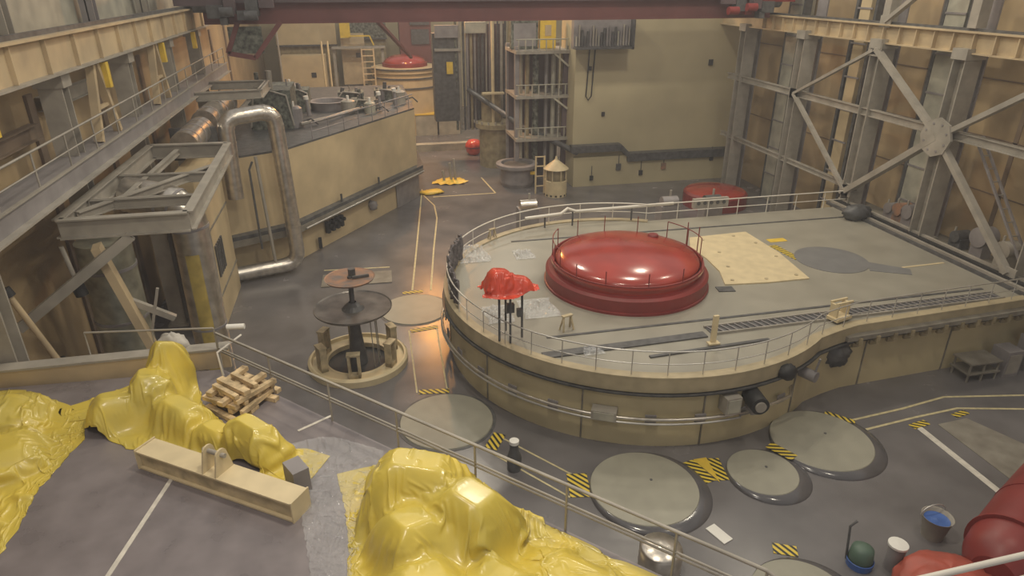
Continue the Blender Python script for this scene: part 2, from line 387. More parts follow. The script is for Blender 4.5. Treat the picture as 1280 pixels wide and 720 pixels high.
# dark bundle hanging on the railing at the left
mb = MB(); vs = []; fs = []
A = arc(*PC, PR-.15, 150, 190, 40); nz_ = 12
for i, p in enumerate(A):
    for j in range(nz_+1):
        f = j/nz_; h = 1.15*(1-f)+.12; wob = .20*noise.noise(Vector((i*.55, f*1.2, 0)))+.06*math.sin(i*2.1)
        d = Vector((p[0]-PC[0], p[1]-PC[1], 0)).normalized()
        hh = h+(.18*noise.noise(Vector((i*.4, 7, 0))) if j == 0 else 0)
        vs.append((p[0]+d.x*(wob-.12), p[1]+d.y*(wob-.12), PZ+hh))
for i in range(len(A)-1):
    for j in range(nz_): k = i*(nz_+1)+j; fs.append((k, k+1, k+nz_+2, k+nz_+1))
mb.add(vs, fs, True); o = mb.build('draped_cloth', 'greyfab'); tag(o, 'dark grey bunched cloth hanging inside the left railing of the platform', 'cloth')
md = o.modifiers.new('thick', 'SOLIDIFY'); md.thickness = .05
# trestles and posts on the platform
def trestle(name, loc, rz, label, s=1):
    t = thing(name, (0, 0, 0), label, 'trestle', 'small cream trestles on the platform')
    MB().box((0, 0, .62), (.45, .16, .06)).build('top_bar', 'creamdk', t)
    for a in (-1, 1): MB().bar((a*.16, 0, .6), (a*.24, -.14, 0), .08, .05).build('leg', 'creamdk', t); MB().bar((a*.16, 0, .6), (a*.24, .14, 0), .08, .05).build('leg', 'creamdk', t)
    t.location = loc; t.rotation_euler = (0, 0, rz); t.scale = (s,)*3; return t
trestle('trestle', (7.15, 22.45, PZ), .3, 'small cream trestle on the deck in front of the red dome')
trestle('trestle', (6.2, 33.1, PZ), .5, 'small dull trestle on the deck at the back left railing', .9)
pp = thing('post_bracket', (12.2, 20.1, PZ), 'upright cream steel channel standing at the front railing of the platform', 'post')
MB().box((12.2, 20.1, PZ+.62), (.20, .10, 1.24)).build('channel', 'cream', pp); MB().box((12.2, 20.05, PZ+.10), (.45, .25, .06)).build('foot', 'cream', pp)
fr = thing('steel_bracket', (18.1, 20.9, PZ), 'cream box bracket frame standing on the cable ladder', 'bracket')
MB().box((18.15, 20.85, PZ+.16), (.9, .55, .12), .3).build('base', 'cream', fr)
for dx in (-.33, .33): MB().box((18.2+dx, 20.95+dx*.3, PZ+.48), (.10, .35, .55), .3).build('upright', 'cream', fr)
mb = MB(); mb.bar((17.8, 21.05, PZ+.78), (18.65, 21.2, PZ+.78), .08); mb.bar((17.85, 20.75, PZ+.78), (18.7, 20.9, PZ+.78), .08); mb.build('top_frame', 'cream', fr)
# silver pipe along the platform wall
wp = thing('platform_pipe', (5, 20, 1.3), 'double silver pipe curving around the beige platform wall', 'pipe')
r1 = [(*p, 1.42) for p in arc(*PC, PR+.14, 150, 292, 60)]
MB().tube(r1+[(r1[-1][0]+.5, r1[-1][1]+.7, 1.42)], .060, 8).build('pipe', 'foil', wp)
MB().tube([(*p, 1.24) for p in arc(*PC, PR+.16, 150, 276, 60)], .045, 8).build('lower_pipe', 'chrome', wp)
for a in range(158, 292, 12):
    x, y = PC[0]+(PR-.03)*math.cos(R(a)), PC[1]+(PR-.03)*math.sin(R(a)); MB().box((x, y, 1.32), (.4, .06, .34), R(a+90)).build('clamp', 'steelb', wp)
def jbox(a, z, s, m, label, r=PR):
    x, y = PC[0]+(r+s[1]/2-.2)*math.cos(R(a)), PC[1]+(r+s[1]/2-.2)*math.sin(R(a))
    t = thing('junction_box', (x, y, z), label, 'box', 'boxes on the platform wall')
    bb = MB().box((x, y, z+s[2]/2), s, R(a+90)).build('box_body', m, t)
    MB().box((PC[0]+(r+s[1]-.185)*math.cos(R(a)), PC[1]+(r+s[1]-.185)*math.sin(R(a)), z+s[2]/2), (s[0]*.8, .03, s[2]*.8), R(a+90)).build('box_lid', 'steel' if m != 'steel' else 'lightpanel', bb)
jbox(243, 1.25, (.9, .45, .38), 'steel', 'pale grey box on the platform wall pipe at the front left')
jbox(273, 1.55, (.6, .5, .65), 'steel', 'pale grey box on the platform wall left of the black motor')
mt = thing('pump_motor', (12.9, 17.9, 1.5), 'black round motor mounted on the beige platform wall', 'motor')
MB().cyl((12.85, 18.2, 1.95), (12.75, 17.35, 1.95), .33, 20).build('motor_body', 'black', mt); MB().cyl((12.75, 17.4, 1.95), (12.74, 17.28, 1.95), .2, 16).build('motor_cover', 'steel', mt); MB().box((12.85, 17.9, 1.5), (.4, .5, .2)).build('mount', 'steelb', mt)
tag(crumple((14.3, 18.3, 2.6), (.35, .25, .3), .2, 5, 20, 12).build('cable_coil', 'black'), 'black coil of cable on the platform rim below the cream post', 'cable')
vv = thing('hand_valve', (15.9, 19.0, 1.6), 'grey valve with a stem on the platform wall near the neck', 'valve')
MB().cyl((15.6, 19.3, 1.9), (15.9, 18.7, 1.9), .22, 14).build('valve_body', 'steelb', vv); MB().cyl((15.85, 18.8, 1.9), (15.9, 18.7, 2.7), .04, 8).build('stem', 'steelb', vv)
tag(crumple((17.9, 20.25, 1.8), (.55, .3, .5), .3, 15, 24, 14).build('cable_bundle', 'steeldk'), 'dark tangle of cables in the corner where the platform narrows', 'cable')
# equipment in the shadow right of the neck
g = thing('pallet_rack', (24.8, 20.0, 0), 'small dim metal frame standing on the floor under the platform neck', 'rack')
for x in (24.1, 24.8, 25.5):
    for y in (19.6, 20.4): MB().cyl((x, y, 0), (x, y, .9), .05, 6).build('leg', 'concrete', g)
for z in (.4, .88): MB().box((24.8, 20.0, z), (1.6, 1.0, .06)).build('shelf', 'concrete', g)
for k, (x, lab) in enumerate(((26.3, 'dim grey cabinet under the platform neck by the right wall'), (27.6, 'taller dim grey cabinet nearest the right wall under the platform'))):
    t = thing('cabinet', (x, 20.0, 0), lab, 'cabinet'); cbd = MB().box((x, 20.0, .6+.2*k), (.8, .8, 1.2+.4*k)).build('body', 'steelb', t); MB().box((x, 19.58, .6+.2*k), (.6, .03, .9+.3*k)).build('door', 'steel', cbd)

# ------------------------------------------------------------------ round floor covers
def plug(x, y, r, label, raised=.0, name='shaft_cover'):
    t = thing(name, (x, y, 0), label, 'cover', 'round floor covers')
    if raised:
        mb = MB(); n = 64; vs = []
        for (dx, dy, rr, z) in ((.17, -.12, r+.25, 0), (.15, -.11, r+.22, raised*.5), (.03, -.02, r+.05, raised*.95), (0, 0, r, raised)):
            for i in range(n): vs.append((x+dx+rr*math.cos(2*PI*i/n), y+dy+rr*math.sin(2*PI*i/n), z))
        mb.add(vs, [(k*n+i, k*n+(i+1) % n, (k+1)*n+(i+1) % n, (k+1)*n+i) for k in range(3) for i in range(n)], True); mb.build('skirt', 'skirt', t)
        MB().lathe([(0, raised+.02), (r, raised+.02), (r+.02, raised)], (x, y, 0), 64).build('lid', 'lid', t)
    else:
        MB().lathe([(0, .05), (r, .05), (r+.03, 0)], (x, y, 0), 64).build('lid', 'lid', t)
        MB().lathe([(r+.03, .012), (r+.13, .012), (r+.14, 0)], (x, y, 0), 64).build('rim', 'steeldk', t)
    MB().cyl((x+r*.2, y+r*.15, raised), (x+r*.2, y+r*.15, raised+.035), .05, 8).build('lifting_plug', 'steeldk', t)
    return t
plug(2.15, 21.6, 1.78, 'round grey cover flush with the floor between the tray stand and the platform')
plug(1.77, 31.6, 1.72, 'round grey cover with orange lamp glare behind the tray stand')
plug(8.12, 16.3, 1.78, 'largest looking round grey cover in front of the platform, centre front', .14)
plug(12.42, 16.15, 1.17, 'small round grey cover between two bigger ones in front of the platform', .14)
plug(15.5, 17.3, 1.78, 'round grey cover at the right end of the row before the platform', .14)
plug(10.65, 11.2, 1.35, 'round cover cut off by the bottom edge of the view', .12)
haz(3.75, 19.95, 0, .48, .95, -32, 'striped hazard marking at the lower right of the flush cover nearest the tray stand')
haz(6.05, 17.0, 0, .7, 1.15, -10, 'striped hazard marking at the left of the big centre front cover')
haz(10.28, 16.75, 0, .62, 1.2, 12, 'striped hazard marking right of the centre front cover, left half of the pair')
haz(11.02, 16.75, 0, .5, 1.15, -10, 'striped hazard marking left of the small cover, right half of the pair')
tag(MB().prism([(10.45, 17.4), (10.95, 17.4), (10.8, 16.1)], .004, .022).build('floor_wedge', 'yellow'), 'plain yellow wedge between the paired hazard markings', 'marking')
haz(13.66, 16.98, .15, .42, 1.0, 28, 'striped hazard marking between the small cover and the right end cover')
haz(1.9, 23.75, 0, 1.25, .32, -8, 'striped hazard marking at the foot of the painted walkway box')
haz(2.05, 29.35, 0, 1.35, .32, 8, 'striped hazard marking at the top of the painted walkway box')
haz(1.85, 33.75, 0, 1.1, .28, 0, 'faint striped marking behind the cover with lamp glare')
haz(17.05, 18.35, .14, 1.1, .26, -48, 'striped hazard marking behind the right end cover')
haz(19.9, 17.45, 0, .8, .3, 10, 'small striped marking at the head of the white line on the right')
haz(22.0, 17.7, 0, .7, .26, 10, 'tiny striped marking at the concrete strip on the right')
haz(11.25, 12.95, 0, .7, .42, -25, 'striped hazard marking beside the cover at the bottom edge')
def fline(pts, wd, label, m='line', z=.006):
    mb = MB(); P = [(p[0], p[1]) for p in pts]; a = offs(P, wd/2); b = offs(P, -wd/2)
    strip(mb, a, b, 0.001, z+.006); return tag(mb.build('floor_line', m), label, 'floor line', 'painted floor lines')
fline([(1.85, 34.0), (2.6, 40), (3.4, 46.5), (4.25, 53.5)], .10, 'left pale line of the far walkway')
fline([(2.85, 33.8), (3.7, 40), (4.6, 46), (4.75, 49), (4.2, 51.8)], .10, 'right pale line of the far walkway bending at its end')
fline([(1.3, 29.3), (1.2, 23.8)], .07, 'left line of the painted walkway box')
fline([(2.65, 29.3), (2.45, 23.8)], .07, 'right line of the painted walkway box')
fline([(3.95, 20.2), (6.0, 17.55)], .07, 'thin line running from the flush cover to the centre front cover')
fline([(3.5, 19.3), (5.6, 16.5)], .07, 'second thin line beside the deck railing side')
fline([(17.0, 18.2), (20.0, 18.5), (22.3, 18.85), (27, 18.0)], .10, 'farther long line on the right floor')
fline([(17.5, 17.6), (20.2, 17.9), (22.2, 18.05), (27, 16.9)], .10, 'nearer long line on the right floor')
fline([(19.75, 17.3), (19.7, 13.4)], .26, 'broad white line on the right floor beside the concrete strip', 'whiteline')
tag(MB().prism([(20.6, 17.3), (22.0, 17.4), (23.2, 14.6), (22.9, 12.5), (20.6, 12.4)], .001, .02).build('concrete_strip', 'concrete'), 'long bare concrete strip in the floor at the right', 'floor strip')
fline([(4.9, 51.2), (9.9, 51.2)], .14, 'pale line across the far aisle by the yellow stand')
fline([(9.9, 51.2), (9.6, 56)], .12, 'short pale line near the grey round tank')
fline([(-3.0, 37.9), (0.8, 37.6)], .12, 'worn pale line on the floor before the beige block')
tag(MB().box((9.62, 13.95, .02), (.38, .75, .03), R(20)).build('paper_sheet', 'white'), 'white sheet of paper on the floor near the centre front cover', 'paper')
tag(MB().box((-1.1, 36.2, .03), (3.9, 1.7, .05), R(-2)).build('floor_plate', 'concrete'), 'pale rectangular plate on the floor behind the tray stand', 'plate')

# ------------------------------------------------------------------ tray stand inside the cream ring
RC = (-1.12, 26.85)
ring = thing('assembly_ring', (*RC, 0), 'cream ring base on the floor with a dark open centre', 'ring')
MB().lathe([(2.18, 0), (2.18, .28), (2.10, .36), (2.02, .36), (1.98, .20), (1.45, .20), (1.40, .24), (1.34, .24), (1.34, 0)], (*RC, 0), 72).build('ring_body', 'cream', ring)
MB().lathe([(0, .02), (1.36, .02)], (*RC, 0), 48).build('pit', 'black', ring)
for a in (-95, -32, 22, 95, 150, 205):
    x, y = RC[0]+1.66*math.cos(R(a)), RC[1]+1.66*math.sin(R(a)); b = MB()
    T = R(a+90)
    for s in (-1, 1): b.box((x+.20*s*math.cos(T), y+.20*s*math.sin(T), .75), (.10, .30, 1.15), T)
    b.box((x, y, 1.34), (.56, .34, .08), T); b.box((x, y, .3), (.5, .3, .2), T); b.build('support_bracket', 'creamdk', ring)
ts = thing('tray_stand', (*RC, 0), 'tall stand carrying two large dark round trays above the cream ring', 'stand')
MB().lathe([(.42, .03), (.36, .6), (.24, 1.6), (.20, 2.6)], (*RC, 0), 20, smooth=True).build('column', 'steeldk', ts)
MB().lathe([(0, 2.60), (1.60, 2.66), (1.66, 2.72), (1.66, 2.78), (1.60, 2.74), (0, 2.66)], (*RC, 0), 64).build('lower_tray', 'tray', ts)
MB().cyl((RC[0], RC[1], 2.65), (RC[0], RC[1], 4.2), .11, 12).build('upper_column', 'steeldk', ts)
MB().lathe([(.5, 2.67), (.34, 2.85), (.16, 3.0)], (*RC, 0), 20).build('collar', 'steeldk', ts)
MB().lathe([(0, 4.05), (1.0, 4.08), (1.05, 4.16), (1.0, 4.14), (0, 4.11)], (*RC, 0), 48).build('upper_tray', 'rust', ts)
mb = MB(); mb.cyl((RC[0]+.1, RC[1]+.1, 4.1), (RC[0]+.1, RC[1]+.1, 4.5), .16, 10); mb.box((RC[0]+.45, RC[1]-.1, 4.2), (.7, .12, .10), .2); mb.build('top_fitting', 'steeldk', ts)
for dx, dy in ((.9, -.3), (.95, .3), (.7, -.6)): MB().cyl((RC[0]+dx, RC[1]+dy, .03), (RC[0]+dx*.95, RC[1]+dy, 2.66), .025, 6).build('hanger_rod', 'steel', ts)

# ------------------------------------------------------------------ near deck
DZ = 6.1
E0 = Vector((-4.25, 16.75)); E1 = Vector((5.75, 6.45))
dk = MB(); dk.prism([(-10.9, 17.05), (-10.9, -2), (5.75, -2), (5.75, 6.45), (-4.25, 16.75)][::-1], DZ-.45, DZ)
struct(dk, 'floor_near', 'deckfloor')
tk = thing('deck_beam', (-7.5, 17.3, DZ), 'tan painted edge beam along the back of the near deck', 'beam')
MB().box((-7.4, 17.15, DZ+.12), (6.6, .10, .55)).build('web', 'girder', tk); MB().box((-7.4, 17.28, DZ+.42), (6.6, .40, .06)).build('top_flange', 'steel', tk)
nr = railing('deck_railing', [(-4.25, 16.75, DZ), (-4.25+.001, 16.7499, DZ), (5.55, 6.65, DZ)], 1.1, 2.1, 'steel', 'long grey railing running diagonally along the near deck edge', mid=(.52, .60), r=.030)
MB().tube([(5.55, 6.65, DZ+1.1), (5.72, 6.42, DZ+1.02), (5.80, 6.2, DZ+.7), (5.8, 6.15, DZ)], .034, 8).build('end_bend', 'steel', nr)
railing('deck_railing', [(-7.6, 17.5, DZ+.1), (-4.35, 17.05, DZ+.1)], 1.0, 1.7, 'steel', 'short railing along the back edge of the near deck', mid=(), r=.024)
gt = thing('hook_rod', (-3.9, 15.9, DZ), 'small bent white tube handle hooked at the railing corner', 'handle')
MB().tube([(-4.05, 15.9, DZ+.3), (-4.1, 15.95, DZ+.95), (-3.6, 16.6, DZ+1.05)], .03, 6).build('tube', 'whiterail', gt); MB().cyl((-4.0, 17.0, DZ+1.12), (-3.55, 16.95, DZ+1.12), .075, 12).build('grip', 'white', gt)
fline([(-5.35, 8.5), (-4.55, 12.45)], .09, 'pale line across the near deck floor left of the cream beam', 'whiteline')
bpy.context.scene.collection.objects[-1].location.z += DZ
fline([(-2.1, 13.5), (-1.35, 13.95)], .07, 'short pale line on the deck floor near the wood stack', 'whiteline')
bpy.context.scene.collection.objects[-1].location.z += DZ
# cream beam with a lifting bracket
cb = thing('cream_beam', (-3.5, 11.8, DZ), 'long cream steel channel beam with a lifting bracket lying on the near deck', 'beam')
a = Vector((-5.15, 13.05, DZ+.24)); b = Vector((-1.85, 10.72, DZ+.24)); u = (b-a).normalized(); nrm = Vector((-u.y, u.x, 0))
MB().bar(a+Vector((0, 0, .20)), b+Vector((0, 0, .20)), .50, .04).build('top_flange', 'cream', cb)
MB().bar(a-nrm*.16, b-nrm*.16, .04, .40).build('web', 'creamdk', cb)
MB().bar(a-Vector((0, 0, .21)), b-Vector((0, 0, .21)), .50, .04).build('bottom_flange', 'cream', cb)
MB().box(b+u*.02, (.03, .52, .50), math.atan2(u.y, u.x)).build('end_plate', 'cream', cb)
MB().box(a-u*.02, (.03, .52, .50), math.atan2(u.y, u.x)).build('end_plate', 'cream', cb)
mid_ = a.lerp(b, .50)+Vector((0, 0, .22))
for s in (-.17, .17):
    q = mid_+u*s; mb = MB(); prof = []
    for k in range(9): t = PI*k/8; prof.append((.14*math.cos(t), .42+.13*math.sin(t)))
    prof = [(.24, 0)]+prof+[(-.24, 0)]
    n = len(prof); vs = [q+nrm*y+Vector((0, 0, z))-u*.02 for y, z in prof]+[q+nrm*y+Vector((0, 0, z))+u*.02 for y, z in prof]
    mb.add(vs, [tuple(range(n)), tuple(range(n, 2*n))[::-1]]+[(i, i+n, (i+1) % n+n, (i+1) % n) for i in range(n)])
    mb.build('lifting_lug', 'cream', cb)
MB().cyl(mid_-u*.28+Vector((0, 0, .42)), mid_+u*.28+Vector((0, 0, .42)), .05, 12).build('pin', 'steel', cb)
tag(MB().box((-1.95, 11.55, DZ+.28), (.34, .5, .56), .5).build('grey_box', 'steelb'), 'small dark grey box at the end of the cream beam under the sheet edge', 'box')
# stack of timber
wdk = ((-3.55, 15.0),)
random.seed(4); n = 0
names = ['bottom', 'lower', 'middle', 'upper', 'top']; nth = ['first', 'second', 'third', 'fourth', 'fifth']
for lay in range(5):
    for k in range(5-(lay > 2)-(lay > 3)):
        L = random.uniform(.9, 1.5); an = R(-38+random.uniform(-10, 10)) if lay % 2 == 0 else R(52+random.uniform(-8, 8))
        off = (k-2+.5*(lay > 2))*.30; dx, dy = (off*.62, off*.78) if lay % 2 == 0 else (off*.78, -off*.62)
        p = MB().box((0, 0, .06), (L, random.uniform(.10, .18), .11)).build('timber_block', 'wood', loc=(0, 0, 0))
        p.location = (-3.52+dx+random.uniform(-.06, .06), 15.05+dy+random.uniform(-.06, .06), DZ+lay*.125); p.rotation_euler = (0, 0, an)
        tag(p, 'pale timber block in the %s layer of the deck pile, %s from the %s' % (names[lay], nth[k], 'left' if lay % 2 else 'front'), 'timber', 'timber pile on the near deck')

# yellow plastic sheets: cloth with spare length let down over hidden lumps (small position based solver)
import numpy as np
def sheet(name, A, B, lumps, label, seed, nu=84, nv=60, slack=1.2, steps=70, iters=14, m='tarp', grp='yellow plastic sheets on the near deck', base=None, thick=.01, h0=.25, tent=1.25, stiff=.012):
    rng = np.random.RandomState(seed); base = DZ if base is None else base
    def samp(P, s):
        x = s*(len(P)-1); i = min(int(x), len(P)-2); f = x-i
        p0, p1, p2, p3 = (np.array(P[max(0, min(len(P)-1, k))], float) for k in (i-1, i, i+1, i+2))
        return .5*((2*p1)+(p2-p0)*f+(2*p0-5*p1+4*p2-p3)*f*f+(3*p1-p0-3*p2+p3)*f**3)
    AA = np.array([samp(A, i/(nu-1)) for i in range(nu)]); BB = np.array([samp(B, i/(nu-1)) for i in range(nu)])
    t = np.linspace(0, 1, nv)[None, :, None]
    X = np.zeros((nu, nv, 3)); X[:, :, :2] = AA[:, None]*(1-t)+BB[:, None]*t
    def H(x, y):
        h = np.zeros_like(x)
        for lx, ly, rx_, ry_, a, lh, pw in lumps:
            c, s_ = math.cos(a), math.sin(a); u = ((x-lx)*c+(y-ly)*s_)/rx_; v = (-(x-lx)*s_+(y-ly)*c)/ry_
            d = (np.abs(u)**pw+np.abs(v)**pw)**(1/pw)
            h = np.maximum(h, lh*np.clip(1.15*(1-d**2.2), 0, 1)**.7*(1-.18*(u*.8+v*.6)))
        return base+h
    flat = X.copy()
    def T(x, y):
        h = np.zeros_like(x)
        for lx, ly, rx_, ry_, a, lh, pw in lumps:
            rr = min(rx_, ry_); d = np.hypot(x-lx, y-ly)
            h = np.maximum(h, lh*np.clip(1-np.maximum(d-rr, 0)/tent, 0, 1))
        return base+h
    low = rng.rand(2, 9, 9)
    def nz(k, i, j): return low[k][i % 9, j % 9]
    Z = np.zeros((nu, nv))
    for f_, am in ((1.6, .40), (3.1, .30), (6, .16), (11, .07)):
        ph = rng.rand(6)*6.28; u = np.linspace(0, 1, nu)[:, None]; v = np.linspace(0, 1, nv)[None, :]
        Z += am*(np.sin(f_*u*5+ph[0]+2*np.sin(f_*v*2+ph[1]))*np.cos(f_*v*5+ph[2]+2*np.sin(f_*u*2.3+ph[3])))
    X[:, :, 2] = (T(X[:, :, 0], X[:, :, 1]) if tent else base+max(l[5] for l in lumps))+h0+Z*.7*h0+.02*rng.rand(nu, nv)
    h3 = flat.copy(); h3[:, :, 2] = T(flat[:, :, 0], flat[:, :, 1]) if tent else 0
    cons = []
    def addc(sa, sb, k, st):
        a, b = h3[sa], h3[sb]; L = np.linalg.norm(a-b, axis=2)*(slack if st else slack)
        cons.append((sa, sb, L[..., None], k))
    S_ = slice
    for o in (0, 1):
        e = (nu-1-o)//2; cons_i = S_(o, o+2*e, 2); cons_j = S_(o+1, o+1+2*e, 2)
        addc((cons_i, S_(None)), (cons_j, S_(None)), 1, 1)
        e = (nv-1-o)//2
        addc((S_(None), S_(o, o+2*e, 2)), (S_(None), S_(o+1, o+1+2*e, 2)), 1, 1)
    for o in (0, 1):
        e = (nu-1-o)//2; i0 = S_(o, o+2*e, 2); i1 = S_(o+1, o+1+2*e, 2)
        addc((i0, S_(0, nv-1)), (i1, S_(1, nv)), .7, 1); addc((i0, S_(1, nv)), (i1, S_(0, nv-1)), .7, 1)
    V = np.zeros_like(X); dt = .03
    for st in range(steps):
        V[:, :, 2] -= 9.8*dt; P = X+V*dt
        for it in range(iters):
            for sa, sb, L, k in cons:
                d = P[sb]-P[sa]; l = np.sqrt((d*d).sum(2, keepdims=True))+1e-9
                c = d*(.5*k*(l-L)/l); P[sa] += c; P[sb] -= c
            # stiffness against sharp bending over two cells
            mu = (P[:-2]+P[2:])*.5-P[1:-1]; P[1:-1] += mu*stiff
            mv = (P[:, :-2]+P[:, 2:])*.5-P[:, 1:-1]; P[:, 1:-1] += mv*stiff
            hh = H(P[:, :, 0], P[:, :, 1])+.012; lowm = P[:, :, 2] < hh
            P[:, :, 2] = np.where(lowm, hh, P[:, :, 2])
            P[:, :, :2] = np.where(lowm[..., None], X[:, :, :2]+.25*(P[:, :, :2]-X[:, :, :2]), P[:, :, :2])
        V = (P-X)/dt*.93; X = P
    hh = H(X[:, :, 0], X[:, :, 1])+.012; X[:, :, 2] = np.maximum(X[:, :, 2], hh)
    mb = MB(); vs = [tuple(p) for p in X.reshape(-1, 3)]
    mb.add(vs, [(i*nv+j, (i+1)*nv+j, (i+1)*nv+j+1, i*nv+j+1) for i in range(nu-1) for j in range(nv-1)], True)
    o = mb.build(name, m)
    sb_ = o.modifiers.new('fine', 'SUBSURF'); sb_.levels = 1; sb_.render_levels = 1
    md = o.modifiers.new('thickness', 'SOLIDIFY'); md.thickness = thick; md.offset = 1
    return tag(o, label, 'plastic sheet', grp)
sheet('plastic_sheet', [(-10.6, 16.6), (-9.3, 16.7), (-8.4, 16.3), (-7.4, 15.5), (-7.0, 14.8)],
      [(-10.6, 8.8), (-8.6, 9.0), (-7.2, 10.8), (-7.1, 12.6), (-6.8, 14.2)],
      ((-9.2, 15.2, 1.3, .9, .2, .60, 5), (-8.2, 13.7, .8, .9, .5, .50, 4), (-9.4, 11.8, 1.1, 1.4, .3, .55, 5), (-8.2, 11.4, .6, .5, .2, .35, 4)), 'crumpled yellow plastic sheet at the far left of the near deck', 1, nu=110, nv=90, slack=1.13, tent=.5)
sheet('plastic_sheet', [(-7.8, 15.6), (-6.7, 16.2), (-5.85, 16.95), (-4.95, 16.95), (-4.45, 15.2), (-3.6, 14.0), (-2.6, 13.4), (-1.35, 12.4)],
      [(-6.9, 14.4), (-6.0, 13.8), (-5.3, 13.5), (-4.6, 13.15), (-3.9, 12.75), (-3.2, 12.2), (-2.35, 11.5), (-1.75, 11.7)],
      ((-5.3, 16.15, .50, .42, .5, 1.30, 5), (-5.5, 15.2, .55, .7, .2, 1.0, 5), (-6.2, 14.8, .7, .55, .4, .75, 5), (-4.7, 14.3, .8, .5, -.7, .65, 5), (-2.9, 12.85, .8, .45, -.75, .85, 5), (-3.8, 13.4, .6, .4, -.7, .5, 4)),
      'rumpled yellow plastic sheet draped behind the cream beam', 3, nu=150, nv=64, slack=1.12, tent=.6)
sheet('plastic_sheet', [(-1.15, 11.75), (-.3, 11.85), (.6, 11.7), (1.5, 11.0), (2.3, 10.0), (3.1, 9.1), (4.4, 7.75)],
      [(-.95, 9.8), (-.95, 8.4), (-.7, 7.4), (.6, 6.6), (2.0, 6.3), (3.2, 6.4), (4.4, 6.6)],
      ((.45, 10.35, 1.15, .8, -.25, 1.25, 6), (1.35, 9.35, .8, .75, -.75, 1.15, 6), (.2, 9.2, .7, .75, .5, .95, 5), (.35, 8.0, .8, .8, .3, .75, 6), (1.5, 8.0, .6, .7, .8, .55, 5), (2.9, 7.9, 1.1, .6, -.7, .30, 4)),
      'large bulging yellow plastic sheet at the bottom centre beside the railing', 8, nu=150, nv=110, slack=1.10, steps=70, tent=.6)
sheet('red_sheet', [(3.72, 22.8), (4.4, 23.15), (5.3, 22.95), (5.95, 22.5)], [(3.72, 21.8), (4.4, 21.5), (5.2, 21.6), (5.9, 22.0)],
      ((4.45, 22.3, .62, .55, .1, .85, 4), (5.15, 22.2, .55, .42, -.1, .55, 4)), 'orange red plastic sheet crumpled over the top of the metal stand on the platform', 12, nu=70, nv=56, slack=1.10, steps=50, m='redplastic', grp='coloured sheets', base=PZ+2.05, tent=.30, h0=.2)
sheet('plastic_film', [(-2.2, 13.0), (-1.3, 13.0), (-.2, 12.3)], [(-1.6, 9.0), (-1.2, 8.8), (-.9, 8.8)], ((-1.3, 11, .5, .5, 0, .06, 3),), 'clear plastic film lying on the near deck between the cream beam and the bulging sheet', 5, nu=60, nv=110, slack=1.22, steps=40, m='glassy', grp='clear film scraps', thick=.003, h0=.12)
# thin post under the sheet and small camera like device at the railing
dv = thing('floor_device', (3.75, 19.0, 0), 'small dark device with a white cap on the floor behind the deck railing', 'device')
MB().lathe([(.24, 0), (.26, .5), (.16, .8), (.15, 1.1)], (4.1, 18.3, 0), 16, smooth=True).build('body', 'steeldk', dv); MB().lathe([(.17, 1.1), (.17, 1.22), (0, 1.24)], (4.1, 18.3, 0), 16).build('cap', 'white', dv)
# orange stains seen as lamp glare get their own lamps; cream base plate by the rail
tag(MB().box((5.1, 13.9, .12), (1.3, 1.0, .24), R(-40)).build('cream_plinth', 'cream'), 'cream low block on the floor half hidden behind the deck railing', 'block')
tag(MB().lathe([(0, .9), (.55, .88), (.62, .8), (.62, 0)], (7.25, 13.1, 0), 24, smooth=True).build('glare_drum', 'foil'), 'added shiny drum standing in for a bright reflection below the deck railing end', 'drum')  # drum added to imitate the bright reflection on the big cover's skirt

# ------------------------------------------------------------------ bottom right corner
railing('near_railing', [(7.6, 6.0, DZ), (13.5, 6.15, DZ)], 1.1, 2.6, 'whiterail', 'thick white handrail crossing the bottom right corner', mid=(.5,), r=.05)
struct(MB().box((12, 3.9, DZ-.2), (10, 3.6, .3)), 'floor_gallery', 'deckfloor')
rv = thing('red_vessel', (17, 11.8, 0), 'large dark red curved vessel at the bottom right corner', 'vessel')
p0 = Vector((15.6, 10.2, .9)); p1 = Vector((21.6, 13.0, 1.1))
MB().tube([p0.lerp(p1, t) for t in (0, .04, .1, .25, .5, .8, 1)], [.55, .85, 1.0, 1.1, 1.15, 1.15, 1.1], 32).build('body', 'reddk', rv)
for t in (.18, .48): MB().tube([p0.lerp(p1, t), p0.lerp(p1, t+.012)], 1.165, 32).build('band', 'reddk', rv)
for t in (.15, .7): MB().box(p0.lerp(p1, t)-Vector((0, 0, .6)), (.4, 1.4, .7), .43).build('saddle', 'steeldk', rv)
rh = thing('red_hopper', (14.0, 10.6, 0), 'brighter orange red low housing in front of the red vessel', 'housing')
crumple((14.5, 10.5, .35), (1.5, 1.0, .75), .12, 61, 36, 22).build('housing', 'redmatt', rh)
bk = thing('blue_bucket', (16.0, 12.6, 0), 'grey bucket lined with a blue bag near the red vessel', 'bucket')
MB().lathe([(.30, 0), (.42, .75), (.45, .78), (.42, .76), (.30, .5)], (16.0, 12.5, 0), 28, smooth=True).build('bucket_body', 'steel', bk); MB().lathe([(.36, .66), (.2, .62), (0, .68)], (16.0, 12.5, 0), 20, smooth=True).build('bag', 'blue', bk)
MB().tube([(16.0+.43*math.cos(t), 12.5+.2, .75+.3*math.sin(t)) for t in [PI*k/10 for k in range(11)]], .02, 6).build('handle', 'chrome', bk)
gm = thing('green_machine', (13.0, 12.0, 0), 'small green and blue floor machine with a dark upright handle', 'machine')
MB().lathe([(.30, 0), (.34, .3), (.30, .62), (.1, .7), (0, .7)], (13.05, 12.0, 0), 20, smooth=True).build('tank', 'green', gm); MB().lathe([(.36, .0), (.38, .22), (.36, .24)], (13.05, 12.0, 0), 20).build('lower_band', 'blue', gm)
MB().tube([(12.75, 12.2, .1), (12.75, 12.35, 1.2), (12.95, 12.35, 1.35)], .035, 8).build('handle', 'steeldk', gm)
